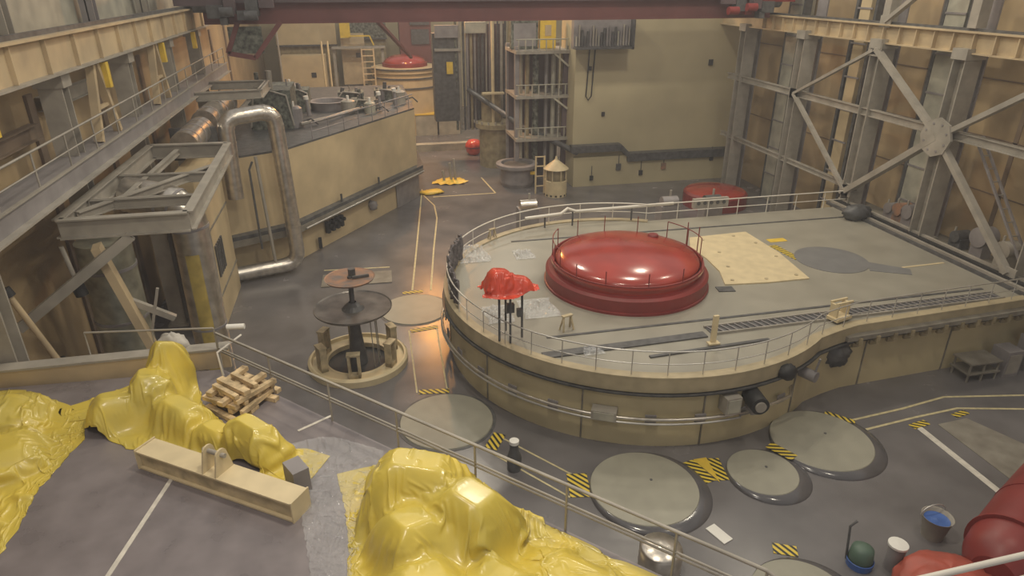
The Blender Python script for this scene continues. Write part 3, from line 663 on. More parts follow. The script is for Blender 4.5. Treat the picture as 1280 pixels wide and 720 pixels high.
cn = thing('white_lid_can', (13.9, 11.75, 0), 'grey can with a white lid between the green machine and the red housing', 'can')
MB().lathe([(.22, 0), (.24, .8), (.22, .85)], (13.9, 11.7, 0), 20, smooth=True).build('can_body', 'steelb', cn); MB().lathe([(.27, .85), (.27, .92), (0, .95)], (13.9, 11.7, 0), 20).build('can_lid', 'white', cn)

# ------------------------------------------------------------------ left side: crane girder, walkway, columns
def hall_column(x, y, z0, z1, m, label, w=.75, d=.5):
    t = thing('steel_column', (x, y, z0), label, 'column', None)
    mb = MB()
    for s in (-1, 1): mb.box((x+s*(w/2-.03)*0, y+s*(d/2-.03), (z0+z1)/2), (w, .06, z1-z0))
    mb.box((x, y, (z0+z1)/2), (.06, d-.1, z1-z0)); mb.build('shaft', m, t)
    MB().box((x, y, z0+.06), (w+.25, d+.25, .12)).build('base_plate', m, t)
    MB().box((x, y, z1-.25), (w+.2, d+.15, .5)).build('capital', m, t)
    return t
lc = [(17.9, 0, 'nearest grey column of the left wall beside the near deck'), (25.3, 0, 'second grey column of the left wall behind the walkway railing'), (32.6, 0, 'third grey column of the left wall'),
      (39.9, 0, 'fourth column of the left wall near the crane bridge'), (47.2, 0, 'farthest column of the left wall in view')]
for y, z0, lab in lc: hall_column(-9.75, y, z0, 12.9, 'steel', lab, .7, .6)
lg = thing('crane_runway_girder', (-9.3, 35, 12.9), 'tan crane runway girder along the top of the left wall', 'girder')
MB().box((-9.3, 30, 13.45), (.08, 60, 1.05)).build('web', 'girder', lg)
mb = MB(); mb.box((-9.3, 30, 14.02), (.60, 60, .08)); mb.build('top_flange', 'girder', lg); MB().box((-9.3, 30, 12.9), (.50, 60, .07)).build('bottom_flange', 'steel', lg)
MB().box((-9.3, 30, 14.13), (.12, 60, .15)).build('rail', 'steeldk', lg)
for k in range(20): MB().box((-9.2, 12+k*2.4, 13.45), (.14, .05, 1.02)).build('stiffener', 'girder', lg)
lw = thing('walkway', (-9.3, 35, 9.9), 'blue grey steel walkway beam running along the left wall below the crane girder', 'walkway')
MB().box((-9.55, 33, 10.15), (1.0, 40, .06)).build('deck', 'steelb', lw)
MB().box((-9.05, 33, 9.95), (.06, 40, .55)).build('web', 'steelb', lw); MB().box((-8.95, 33, 9.66), (.30, 40, .06)).build('bottom_flange', 'steel', lw); MB().box((-9.0, 33, 10.24), (.10, 40, .05)).build('top_flange', 'steel', lw)
railing('walkway_railing', [(-9.05, 13.5, 10.2), (-9.05, 52.5, 10.2)], 1.05, 2.45, 'steel', 'grey railing on the walkway along the left wall', r=.032)
# knee braces between walkway and girder
for y, lab in ((28.2, 'A shaped brace pair under the left crane girder, nearer one'), (36.5, 'A shaped brace pair under the left crane girder, farther one')):
    t = thing('knee_brace', (-9.4, y, 10.2), lab, 'brace', 'braces under the left girder')
    for s in (-1, 1): MB().bar((-9.4, y+s*1.1, 10.2), (-9.4, y+s*.2, 12.8), .28, .22).build('strut', 'girder', t)
    MB().bar((-9.4, y-.7, 11.3), (-9.4, y+.7, 11.3), .12).build('tie', 'girder', t)
for k, (y, lab) in enumerate(((19.6, 'orange yellow lamp bracket under the left girder, nearest'), (28.8, 'orange yellow lamp bracket under the left girder, second'), (37.4, 'orange yellow lamp bracket under the left girder, third'), (44.8, 'orange yellow lamp bracket under the left girder, farthest'))):
    t = thing('bracket_lamp', (-9.2, y, 12.2), lab, 'lamp', 'yellow fittings under the left girder')
    MB().box((-9.2, y, 12.35), (.22, .30, .9), 0).build('lamp_housing', 'yellow', t); MB().box((-9.25, y, 12.82), (.12, .12, .12)).build('hanger', 'steeldk', t)
# beams on the left wall behind
for k, (y0, y1, z, lab) in enumerate(((12, 26, 10.9, 'brown grey cross beam on the left wall, nearest'), (27, 34, 11.6, 'light cross beam on the left wall behind the second lamp bracket'))):
    tag(MB().ibeam((-10.9, y0, z), (-10.9, y1, z), .35, .5).build('cross_beam', 'steel' if k else 'brown'), lab, 'beam')
# posts above the left rail
for k, y in enumerate((17.5, 25, 33, 41)):
    tag(MB().ibeam((-10.6, y, 13), (-10.6, y, 19), .5, .5, .05).build('upper_post', 'steel' if k % 2 else 'steelb'), '%s grey upright above the left crane rail' % ['nearest', 'second', 'third', 'farthest'][k], 'post', 'uprights above the left rail')
tag(MB().box((-11.1, 33, 16.3), (.1, 44, 5.0)).build('cladding_panel', 'lightpanel'), 'pale grey wall panel strip above the left crane rail', 'panel')

# steel frame platform in front of the walkway
ff = thing('bracket_platform', (-7.3, 27, 8.5), 'open rectangular grey steel frame on struts beside the left walkway', 'frame')
FZ = 8.75; c1 = (-9.2, 21.6, FZ); c2 = (-5.55, 21.6, FZ); c3 = (-5.9, 31.6, FZ); c4 = (-9.1, 31.8, FZ)
for p, q in ((c1, c2), (c2, c3), (c3, c4), (c4, c1)): MB().ibeam(p, q, .30, .62, .05).build('frame_beam', 'steel', ff)
for p, q in (((-9.1, 24.0, FZ), (-5.7, 24.0, FZ)), ((-9.1, 27.2, FZ), (-5.75, 27.0, FZ))): MB().ibeam(p, q, .2, .36, .04).build('cross_beam', 'steel', ff)
MB().ibeam((-9.1, 22.8, FZ), (-5.8, 28.6, FZ), .24, .30, .04).build('diagonal', 'steel', ff)
MB().ibeam((-8.2, 24.0, FZ), (-8.0, 31.6, FZ), .18, .24, .04).build('stringer', 'steel', ff)
MB().bar((-10.8, 20.9, 5.9), (-7.3, 21.6, 8.4), .22, .30).build('strut', 'steel', ff)
# second smaller frame farther back
f2 = thing('bracket_platform', (-8, 43, 9), 'smaller grey steel bracket frame farther back beside the walkway', 'frame')
for p, q in (((-9.0, 41.5, 9.6), (-5.6, 42.0, 9.6)), ((-5.6, 42.0, 9.6), (-5.6, 46, 9.6)), ((-5.6, 46, 9.6), (-9, 46, 9.6))): MB().ibeam(p, q, .3, .5, .05).build('frame_beam', 'steel', f2)
MB().bar((-8.6, 41.6, 7.2), (-6.2, 42.0, 9.3), .16).build('strut', 'steel', f2)

# big ducts and pipes at the left
def ringed(name, pts, r, m, label, bands=4, cat='pipe', bm='steelb'):
    t = thing(name, pts[0], label, cat); P = [Vector(p) for p in pts]
    MB().tube(P, r, 24).build('shell', m, t)
    for k in range(bands):
        f = (k+.5)/bands; s = f*(len(P)-1); i = min(int(s), len(P)-2); q = P[i].lerp(P[i+1], s-i); d = (P[i+1]-P[i]).normalized()*.05
        MB().tube([q-d, q+d], r*1.035, 24).build('band', bm, t)
    return t
def bend(p, q, s, k=6, f=.5):
    """corner at q between p and s rounded"""
    p, q, s = Vector(p), Vector(q), Vector(s); a = q+(p-q).normalized()*f; b = q+(s-q).normalized()*f
    return [a.lerp(q, t).lerp(q.lerp(b, t), t) for t in [i/k for i in range(k+1)]]
vp = [(-7.6, 28.2, 0), (-7.1, 27.0, 4), (-6.55, 25.9, 7.0)]+bend((-6.55, 25.9, 7.0), (-6.3, 25.6, 8.3), (-8, 26.2, 8.9), f=.8)+[(-8, 26.2, 8.9)]
vp = [(-6.75, 26.0, 0), (-6.75, 26.0, 3), (-6.7, 26.0, 6.4)]+bend((-6.7, 26.0, 6.4), (-6.7, 26.0, 8.0), (-8.6, 26.6, 8.3), f=.9)+[(-8.8, 26.6, 8.35)]
FATPIPE = ringed('insulated_pipe', vp, .66, 'foil', 'fat aluminium clad vertical pipe with an elbow under the steel frame', 5)
MB().lathe([(.675, .2), (.675, 6.2)], (-6.75, 26.0, 0), 10, R(-105), R(-62), smooth=True).build('yellow_reflection', 'yellowsheen', FATPIPE)  # curved strip that paints a soft yellow reflection onto the cladding
ringed('duct_vessel', [(-8.95, 23.75, 0), (-8.95, 23.75, 7.6)], .85, 'foilgreen', 'greenish metal vessel standing behind the deck at the left', 4)
fp = ringed('insulated_pipe', [(-8.15, 33.5, 8.6), (-8.15, 37.5, 8.6)], .62, 'foil', 'fat clad pipe lying below the walkway, nearer length', 3)
ringed('insulated_pipe', [(-8.15, 38.4, 8.7), (-8.15, 45.5, 8.7)], .66, 'foil', 'fat clad pipe lying below the walkway, farther length', 3)
lp = thing('beige_support', (-8.0, 22.5, 0), 'beige angled steel support legs in front of the greenish vessel', 'support')
MB().bar((-8.5, 22.0, 8.0), (-7.5, 22.2, 3.4), .62, .25).build('leg', 'girder', lp); MB().bar((-8.3, 22.4, 6.0), (-6.9, 22.6, 5.0), .2).build('brace', 'steel', lp)
MB().bar((-7.2, 22.5, 6.2), (-8.0, 22.4, 3.6), .09).build('tie_rod', 'steel', lp); MB().box((-7.7, 22.4, 3.4), (1.2, .5, .3)).build('foot', 'steel', lp)
MB().bar((-7.9, 22.4, 3.3), (-7.9, 22.4, 0), .3).build('leg', 'girder', lp)
tag(crumple((-5.6, 17.6, 6.45), (.42, .3, .42), .2, 51, 24, 16).build('pale_wrap', 'lightcloth'), 'pale cloth wrap bunched on the tan deck edge beam behind the yellow sheet', 'wrap')
hs = thing('hydraulic_strut', (-9.9, 20.2, 4), 'slim yellowish damper strut with black joints on the left wall side', 'strut')
MB().cyl((-10.3, 20.0, 7.4), (-9.6, 20.1, 5.0), .09, 10).build('rod', 'girder', hs); MB().cyl((-10.38, 20.0, 7.6), (-10.28, 20.0, 7.35), .17, 12).build('joint', 'black', hs); MB().cyl((-9.62, 20.1, 5.15), (-9.5, 20.1, 4.8), .18, 12).build('joint', 'black', hs)
hs2 = thing('hydraulic_strut', (-8.9, 21, 4), 'slim pale rod with a black joint beside the greenish vessel', 'strut')
MB().cyl((-9.3, 21.6, 8.2), (-9.15, 21.6, 6.9), .07, 10).build('rod', 'steel', hs2); MB().cyl((-9.18, 21.6, 6.95), (-9.1, 21.6, 6.55), .19, 12).build('joint', 'black', hs2)
# wall to the left of the pipes: panel cabinet with a grille
pb = thing('beige_enclosure', (-5.9, 34, 0), 'tall narrow beige enclosure with a dark grille behind the fat pipe', 'enclosure')
encb = MB().prism([(-8.6, 30.8), (-7.45, 30.8), (-7.45, 36.6), (-8.6, 36.6)], 0, 7.6).build('body', 'beige', pb)
for z in (1.6, 4.9, 6.2): MB().box((-7.43, 33.7, z), (.06, 5.8, .08)).build('seam', 'concrete', encb)
for k in range(5): MB().box((-7.41, 32.4+k*.35, 3.2), (.08, .2, 1.6)).build('grille_slat', 'steeldk', encb)

# the beige block
bl = thing('beige_block', (-2, 50, 0), 'large angular beige equipment block at the left with a dark ledge round it', 'block')
A_ = Vector((-4.5, 39.7, 0)); B_ = Vector((3.85, 51.6, 0)); C_ = Vector((-8.9, 37.3, 0))
ubl = [(-4.5, 39.7), (3.85, 51.6), (3.85, 64), (-8.9, 64), (-8.9, 37.3)]
inn = [(-4.9, 40.6), (2.2, 50.8), (2.2, 63.5), (-8.9, 63.5), (-8.9, 38.5)]
MB().prism(ubl, 2.55, 6.75).build('upper_wall', 'beige', bl)
MB().prism([(-4.45, 40.0), (2.1, 49.3), (2.1, 63.5), (-8.9, 63.5), (-8.9, 37.9)], 0, 2.0).build('lower_wall', 'beige', bl)
led = [(-4.4, 39.0), (4.25, 51.3), (4.25, 64), (-8.9, 64), (-8.9, 36.8)]
MB().prism(led, 2.35, 2.56).build('ledge', 'steeldk', bl); MB().prism([(x+.02, y-.05) for x, y in led], 1.98, 2.34).build('ledge_fascia', 'concrete', bl)
MB().prism([(x, y) for x, y in ubl], 6.75, 6.86).build('top_floor', 'steeldk', bl)
MB().prism([(2.0, 49.0), (3.9, 51.6), (3.9, 60), (2.0, 60)], 0, 2.0).build('corner_pier', 'steelb', bl)
d = (B_-A_).normalized(); nn = Vector((d.y, -d.x, 0))
for f in (.0, 1.0): pass
mb = MB(); mb.tube([A_+d*.3+nn*.62+Vector((0, 0, 2.1)), B_+nn*.55+Vector((0, 0, 2.1))], .06, 8); tag(mb.build('ledge_pipe', 'chrome'), 'thin silver pipe running under the ledge of the beige block', 'pipe')
for k, f in enumerate((.20, .235, .27, .30)):
    q = A_+d*(f*14.5)+nn*.10+Vector((0, 0, 1.15)); t = thing('hand_valve', q, ('leftmost', 'second from left', 'third from left', 'rightmost')[k]+' of the four black hand valves on the beige block', 'valve', 'black valves on the beige block')
    vb = MB().box(q+Vector((0, 0, .1)), (.22, .25, .75), math.atan2(d.y, d.x)).build('valve_body', 'black', t); MB().cyl(q+Vector((0, 0, .25)), q+nn*.3+Vector((0, 0, .25)), .12, 10).build('knob', 'black', vb)
q = A_+d*2.0+nn*.1+Vector((0, 0, .5)); tag(MB().box(q, (.2, .2, .7)).build('switch_fitting', 'black'), 'small black fitting low on the beige block wall near its corner', 'fitting')
q = A_+d*8.0+nn*.1+Vector((0, 0, 1.2)); tag(crumple(q, (.3, .2, .35), .3, 2, 14, 10).build('pipe_fitting', 'steelb'), 'small grey fitting on the beige block wall right of the black valves', 'fitting')
for f, lab in ((.30, 'short black stub on the ledge of the beige block, left one'), (.6, 'short black stub on the ledge of the beige block, right one')):
    q = A_+d*14.5*f+nn*.3+Vector((0, 0, 2.56)); tag(MB().cyl(q, q+Vector((0, 0, .5)), .07, 8).build('ledge_stub', 'steeldk'), lab, 'stub')
railing('block_railing', [tuple(A_+d*2.6+Vector((0, 0, 6.86))), tuple(B_-d*.2+Vector((0, 0, 6.86)))], 1.0, 1.6, 'steelb', 'grey railing on the top edge of the beige block', r=.035)

# pipe loop in front of the block
L = [(-9.0, 37.2, 9.15), (-6.9, 37.6, 9.2)]+bend((-6.9, 37.6, 9.2), (-4.6, 38.0, 9.35), (-4.5, 38.2, 5), f=.8)+[(-4.45, 38.1, 5)]+bend((-4.45, 38.1, 5), (-4.35, 38.1, .5), (-8, 37.2, .45), f=.9)+[(-8.2, 37.0, .45)]
L = [(-7.0, 37.2, 4.9)]+bend((-7.0, 37.2, 4.9), (-6.9, 37.2, 9.1), (-4.6, 38.0, 9.3), f=.6)+bend((-6.9, 37.2, 9.1), (-4.55, 38.0, 9.3), (-4.5, 38.1, 5), f=.8)+[(-4.45, 38.1, 5)]+bend((-4.45, 38.1, 5), (-4.35, 38.1, .55), (-7.6, 37.2, .5), f=.9)+[(-7.9, 37.1, .5)]
ringed('insulated_pipe', L, .42, 'foil', 'silver clad pipe loop standing in front of the beige block', 14, bm='foil')
tag(MB().cyl((-5.55, 37.6, .3), (-5.75, 37.6, 7.0), .09, 10).build('thin_pipe', 'steel'), 'thin upright pipe inside the silver pipe loop', 'pipe')
tag(MB().tube([(-6.1, 37.2, 1.9), (-6.1, 37.2, 6.4), (-5.9, 37.3, 6.8)], .06, 8).build('thin_pipe', 'steeldk'), 'dark hose inside the silver pipe loop', 'hose')
tag(MB().box((-8.4, 36.8, 8.0), (2.2, .3, 1.6)).build('tank_panel', 'steeldk'), 'dark panel behind the top of the silver pipe loop', 'panel')

# machinery on the block's top
random.seed(11)
TZ = 6.86
tag(MB().lathe([(1.25, 0), (1.35, .55), (1.45, .6), (1.15, .6), (1.0, .1)], (-2.3, 52.5, TZ), 36).build('open_drum', 'steelb'), 'grey round open drum on top of the beige block', 'drum')
for k, (x, y, sx, sy, h, lab) in enumerate(((-5.6, 47.5, 2.6, 4.0, 3.0, 'dark green machine mass at the left on top of the beige block'), (-4.2, 52.5, 1.2, 2.0, 1.9, 'dark machine unit behind the open drum'), (0.3, 52.0, 1.6, 1.6, .9, 'dark low machine in the middle of the block top'),
                              (2.2, 56.0, 2.2, 1.6, 1.0, 'dark machine at the right end of the block top'), (-.7, 56.5, 2.0, 1.5, .8, 'low grey machine at the back of the block top'))):
    t = thing('machine_unit', (x, y, TZ), lab, 'machine', 'machines on the beige block')
    MB().box((x, y, TZ+h*.4), (sx, sy, h*.8)).build('casing', 'machinery', t)
    for j in range(7):
        px, py = x+random.uniform(-.45, .45)*sx, y+random.uniform(-.5, .3)*sy; hh = random.uniform(.5, 1.1)*h
        MB().cyl((px, py, TZ+.1), (px+random.uniform(-.2, .2), py, TZ+hh+.2), random.uniform(.05, .2), 10).build('pipe_stub', random.choice(['steelb', 'steeldk', 'steel', 'machinery']), t)
    MB().tube([(x-sx*.5, y-sy*.5-.1, TZ+.2), (x-sx*.3, y-sy*.5-.1, TZ+h*.9), (x+sx*.4, y-sy*.5-.1, TZ+h*.7), (x+sx*.5, y-sy*.5, TZ+.2)], .07, 8).build('hose', 'steel', t)
for x, y, r_, h_, m_, lab in ((-4.3, 46.2, .55, 1.3, 'steelb', 'short round tank near the front corner of the block top'), (-.9, 50.6, .5, .9, 'steel', 'pale round tank beside the block railing, left one'), (.6, 49.9, .4, .8, 'lightpanel', 'pale round tank beside the block railing, right one'), (-5.2, 55.5, .8, 1.5, 'steelb', 'grey round tank behind the dark green machine mass'), (2.9, 53.6, .5, 1.0, 'steel', 'pale round tank at the right corner of the block top')):
    t = thing('small_tank', (x, y, TZ), lab, 'tank', 'small tanks on the beige block')
    MB().lathe([(r_, 0), (r_, h_*.9), (r_*.7, h_), (0, h_)], (x, y, TZ), 20, smooth=False).build('tank_body', m_, t); MB().cyl((x, y, TZ+h_), (x, y, TZ+h_+.3), .1, 8).build('fitting', 'white', t)
    MB().tube([(x+r_, y, TZ+.3), (x+r_+.5, y-.2, TZ+.5), (x+r_+.9, y, TZ+.1)], .06, 6).build('hose', 'steeldk', t)
tag(MB().tube([(-3.9, 45.6, TZ+.25), (-2.2, 47.2, TZ+.3), (-1.2, 49.2, TZ+.25), (.4, 51.0, TZ+.3)], .12, 8).build('long_hose', 'steel'), 'long pale hose running along the block top behind its railing', 'hose')
for k, (x, y, lab) in enumerate(((-3.6, 50.0, 'white capped nozzle beside the open drum'), (1.4, 50.9, 'small shiny nozzle at the block railing'), (2.6, 52.4, 'small white nozzle near the right end of the block top'))):
    t = thing('nozzle', (x, y, TZ), lab, 'nozzle', 'small nozzles on the beige block'); MB().cyl((x, y, TZ), (x-.1, y, TZ+1.1), .16, 12, .1).build('stem', 'steelb', t); MB().cyl((x-.1, y, TZ+1.1), (x-.12, y, TZ+1.35), .17, 12).build('cap', 'white', t)

# ------------------------------------------------------------------ far end: second reactor
C2 = (5.1, 78.0)
r2 = thing('far_reactor_casing', (*C2, 0), 'far beige banded round casing at the end of the hall', 'casing')
MB().lathe([(3.7, 0), (3.7, 6.0), (3.5, 6.05), (3.5, 6.4), (3.7, 6.45), (3.7, 6.9), (3.0, 6.95), (0, 6.95)], (*C2, 0), 48).build('wall', 'beige', r2)
for z in (4.9, 5.9, 6.8): MB().lathe([(3.7, z), (3.82, z), (3.82, z+.14), (3.7, z+.14)], (*C2, 0), 48).build('band', 'steeldk', r2)
d2 = thing('far_red_dome', (*C2, 6.95), 'small glossy red dome on the far beige casing', 'dome')
MB().lathe([(2.3*math.sin(R(a)), .35+.85*math.cos(R(a))) for a in range(90, -1, -10)], (*C2, 6.95), 40, smooth=True).build('cap', 'red', d2); MB().lathe([(2.45, 0), (2.45, .35), (2.3, .4)], (*C2, 6.95), 40).build('flange', 'reddk', d2)
ms = thing('refuelling_mast', (7.0, 80, 8), 'dark maroon machine mast hanging above the far red dome', 'machine')
MB().box((6.8, 83.3, 6.3), (3.6, 2.0, 12.6)).build('housing', 'bridgered', ms); MB().box((7.3, 82.15, 9.6), (2.0, .3, 1.6)).build('front_panel', 'steeldk', ms); MB().box((7.3, 82.15, 11.5), (2.2, .3, 1.3)).build('cladding_panel', 'steeldk', ms)
# far left rooms
for k, (x, y, z, sx, sz, m, lab) in enumerate(((-5.3, 84, 11.0, 6.5, 4.6, 'beige', 'pale beige upper wall box at the far left end'), (-5.6, 80, 5.6, 4.6, 5.0, 'beige', 'beige block in the far left corner'), (-.3, 83, 7.2, 2.6, 5.6, 'girder', 'tan cupboard like panel left of the far ladder'),
                              (1.2, 85.6, 11.0, 4.8, 3.6, 'machinery', 'grey green panel at the far end above the ladder'))):
    t = thing('far_enclosure', (x, y, 0), lab, 'enclosure'); MB().box((x, y+.2, (z-sz/2)/2), (sx*.96, 1.5, z-sz/2)).build('lower_wall', 'beigedk', t); MB().box((x, y, z), (sx, 2.0, sz)).build('body', m, t); MB().box((x, y-1.02, z-sz/2+.1), (sx+.1, .1, .18)).build('bottom_edge', 'steeldk', t)
    MB().box((x+sx*.2, y-1.05, z+sz*.1), (.5, .08, .5)).build('opening', 'black' if k < 2 else 'steeldk', t)
ld = thing('far_ladder', (1.2, 76, 4), 'tan ladder with rungs standing left of the far casing', 'ladder')
for x in (.55, 1.75): MB().box((x, 74.5, 6.4), (.14, .14, 5.4)).build('stile', 'girder', ld)
for k in range(9): MB().box((1.15, 74.5, 4.2+k*.6), (1.1, .08, .10)).build('rung', 'girder', ld)
for k, (x, lab) in enumerate(((-3.3, 'tall thin tan pole at the far left, left of the pair'), (-2.7, 'tall thin tan pole at the far left, right of the pair'), (-7.4, 'grey pole at the far left edge'))):
    tag(MB().cyl((x, 73, 0), (x, 73, 10.0 if k < 2 else 12), .10, 8).build('thin_pole', 'cream' if k < 2 else 'steel'), lab, 'pole', 'far poles')
yp = thing('yellow_walkway', (0, 80, 8), 'yellow painted stair rail and panel at the far left', 'walkway')
MB().box((-1.0, 81, 11.0), (1.1, .3, 2.6)).build('panel', 'yellow', yp); MB().bar((-.6, 80.6, 9.9), (1.6, 80.6, 9.9), .14).build('rail', 'yellow', yp); MB().bar((1.6, 80.6, 9.9), (2.0, 80.6, 8.9), .14).build('rail', 'yellow', yp)
MB().box((.3, 80.8, 8.7), (5.8, 1.4, .18)).build('deck', 'steel', yp); MB().box((2.9, 80.8, 4.3), (.3, .3, 8.6)).build('leg', 'steel', yp); MB().box((-2.4, 80.8, 4.3), (.3, .3, 8.6)).build('leg', 'steel', yp)
# far floor things
tag(MB().box((8.0, 67.0, .35), (6.5, .9, .7)).build('far_kerb', 'lightpanel'), 'long pale kerb across the far aisle behind the yellow stand', 'kerb')
for x, lab in ((6.8, 'dull beige box at the far aisle, left'), (9.3, 'dull beige rounded box at the far aisle beside the red ball')):
    t = thing('far_box', (x, 75, 0), lab, 'box'); MB().box((x, 75, 1.1), (2.3, 1.6, 2.2)).build('body', 'lightpanel', t); MB().box((x, 75, 2.25), (2.4, 1.7, .12)).build('lid', 'yellow' if x < 7 else 'beigedk', t)
tag(crumple((9.2, 77, 2.6), (.7, .5, .45), .3, 21, 16, 10).build('red_bag', 'redplastic'), 'small red bag on the far beige box', 'bag')
rb = thing('red_ball', (11.0, 66, 0), 'bright red ball shaped container at the far aisle', 'container')
MB().lathe([(.02, 1.5), (.5, 1.42), (.78, 1.05), (.8, .8), (.7, .3), (.4, .0)], (10.35, 64.5, 0), 24, smooth=True).build('shell', 'redplastic', rb); MB().lathe([(.81, .72), (.84, .72), (.84, .82), (.81, .82)], (10.35, 64.5, 0), 24).build('seam', 'reddk', rb)
ys = thing('yellow_stand', (6.8, 55, 0), 'grey stand on a torn yellow base on the far floor', 'stand')
mb = MB(); vs = [(6.8, 55.2, .25)]; n = 22
for k in range(n): a = 2*PI*k/n; rr = 1.35+.6*noise.noise(Vector((k*1.7, 3, 1))); vs.append((6.8+rr*math.cos(a), 55.2+rr*.8*math.sin(a), .03+.1*(k % 2)))
mb.add(vs, [(0, k+1, (k+1) % n+1) for k in range(n)]); mb.build('yellow_base', 'yellow', ys)
for dx in (-.5, .1, .45): MB().cyl((6.8+dx, 55.2, .1), (6.7+dx, 55.3, 1.5+dx), .11, 10).build('upright', 'steel', ys)
tag(crumple((4.9, 52.2, .12), (.9, .5, .14), .4, 31, 18, 8).build('yellow_rag', 'yellow'), 'small crumpled yellow rag on the floor by the beige block corner', 'rag')
# round tank and lantern
rt = thing('round_tank', (12.1, 53.2, 0), 'grey round tank with an open pale rim left of the cream lantern hut', 'tank')
MB().lathe([(1.25, 0), (1.35, .3), (1.35, 1.5), (1.72, 1.6), (1.72, 1.85), (1.3, 1.9), (1.25, 1.2), (0, 1.2)], (12.1, 53.2, 0), 40).build('tank_wall', 'steelb', rt)
MB().lathe([(1.1, 1.2), (1.1, 1.75), (.9, 1.78), (0, 1.7)], (12.1, 53.2, 0), 30).build('inner_lid', 'tray', rt); MB().box((13.2, 52.0, 1.25), (.5, .1, .25)).build('badge', 'yellow', rt)
lf = thing('fixed_ladder', (13.2, 50, 0), 'narrow cream ladder frame between the round tank and the lantern hut', 'ladder')
for x in (13.0, 13.7): MB().cyl((x, 50.4, 0), (x, 50.4, 3.0), .07, 8).build('stile', 'cream', lf)
for z in (.6, 1.4, 2.2, 2.95): MB().box((13.35, 50.4, z), (.7, .07, .08)).build('rung', 'cream', lf)
la = thing('lantern_hut', (14.45, 49.7, 0), 'cream round lantern shaped hut with a conical roof', 'hut')
MB().lathe([(.88, 0), (.88, 1.25), (.80, 1.27), (.80, 0)], (14.45, 49.7, 0), 32).build('drum', 'cream', la)
MB().lathe([(1.0, 2.15), (.96, 2.2), (.12, 2.85), (.06, 3.1), (0, 3.1)], (14.45, 49.7, 0), 32).build('roof', 'cream', la)
MB().lathe([(0, .95), (.66, .95), (.66, 2.2)], (14.45, 49.7, 0), 24).build('core', 'beigedk', la)
for k in range(8): a = 2*PI*k/8+.2; MB().box((14.45+.85*math.cos(a), 49.7+.85*math.sin(a), 1.7), (.07, .07, 1.0), a).build('post', 'cream', la)
for k in range(14): a = 2*PI*k/14; MB().box((14.45+.885*math.cos(a), 49.7+.885*math.sin(a), .12), (.02, .16, .13), a).build('vent_slot', 'black', la)
tag(MB().cyl((14.5, 49.7, 3.1), (14.5, 49.7, 3.9), .05, 8, .02).build('hook', 'steel'), 'thin hook above the lantern hut roof', 'hook')
# second red cover behind the platform
rc = thing('red_cover', (25.8, 44.6, 0), 'low red dome cover on the floor behind the platform', 'cover')
MB().lathe([(2.35, 0), (2.35, .95), (2.2, 1.1)], (25.6, 44.8, 0), 40).build('side', 'reddk', rc); MB().lathe([(2.2, 1.1), (1.9, 1.2), (1.3, 1.3), (.6, 1.36), (0, 1.38)], (25.6, 44.8, 0), 40, smooth=True).build('top', 'red', rc)
# pipe rack objects between platform back railing and wall
eq = ((9.3, 37.9, 'low silver manifold behind the back railing at the left', 'foil'), (17.9, 36.7, 'grey motor group behind the back railing in the middle', 'steelb'), (20.6, 36.4, 'dark valve group behind the back railing right of the middle', 'steeldk'))
for x, y, lab, m in eq:
    t = thing('equipment_group', (x, y, 0), lab, 'equipment'); MB().box((x, y, 1.5), (1.2, .9, 3.0)).build('casing', 'steelb', t); MB().cyl((x-.5, y-.1, 3.2), (x+.5, y-.1, 3.2), .35, 16).build('motor', m, t); MB().cyl((x+.1, y, 3.2), (x+.1, y, 3.9), .07, 8).build('stub', 'steel', t)
bp_ = thing('back_pipe', (8.5, 34.9, PZ), 'white horizontal pipe above the deck behind the red dome', 'pipe')
MB().tube([(8.2, 34.0, PZ+.7), (10.3, 34.2, PZ+.75), (10.7, 34.3, PZ+1.0), (11.2, 34.3, PZ+.8), (17.0, 34.2, PZ+.9)], .09, 10).build('pipe', 'whiterail', bp_)
for x in (9.4, 11.0, 14.5): MB().cyl((x, 34.25, PZ), (x, 34.25, PZ+.8), .05, 8).build('support', 'steeldk', bp_)
ip = thing('info_panel', (19.3, 34.6, PZ), 'grey instrument panel with dials on the back railing', 'panel')
ipc = MB().box((19.4, 34.35, PZ+.75), (2.2, .25, .55)).build('panel_case', 'steel', ip)
for k in range(5): MB().cyl((18.6+k*.4, 34.22, PZ+.78), (18.6+k*.4, 34.19, PZ+.78), .11, 12).build('dial', 'steeldk', ipc)
tag(crumple((27.3, 31.8, PZ+.4), (.8, .5, .45), .25, 41, 18, 12).build('motor_group', 'steeldk'), 'dark motor lump at the far right corner of the platform deck', 'motor')
# marks and boxes on the back wall foot
for k, (x, z, s, m, lab) in enumerate(((18.0, .7, .28, 'black', 'small black box low on the back wall foot at the left'), (20.3, 1.5, .4, 'steeldk', 'grey wall box on the back wall foot, second from left'), (22.3, .9, .3, 'black', 'small black box on the back wall foot in the middle'),
                              (24.3, 1.35, .4, 'rust', 'rusty brown box on the back wall foot'), (28.6, 1.8, .3, 'black', 'small black box at the right end of the back wall foot'))):
    t = thing('fitting_box', (x, 51.4, z), lab, 'box', 'small boxes on the back wall foot'); MB().box((x, 51.45, z), (s, .2, s*1.3)).build('box_case', m, t); MB().cyl((x, 51.42, z+s*.6), (x, 51.42, z+1.0), .03, 6).build('conduit', 'steeldk', t)
for k, (x, z, w_) in enumerate(((18.9, 4.55, .25), (27.8, 9.5, .35))):
    tag(MB().box((x, 51.95, z+1.2 if k == 0 else z), (w_, .12, w_*1.3)).build('hook_fitting', 'black'), ['small black hook low on the tall beige wall', 'small dark fitting high on the right of the tall beige wall'][k], 'fitting')
lo = thing('hanging_cable', (17.5, 51.8, 7), 'long dark cable loop hanging down the tall beige wall', 'cable')
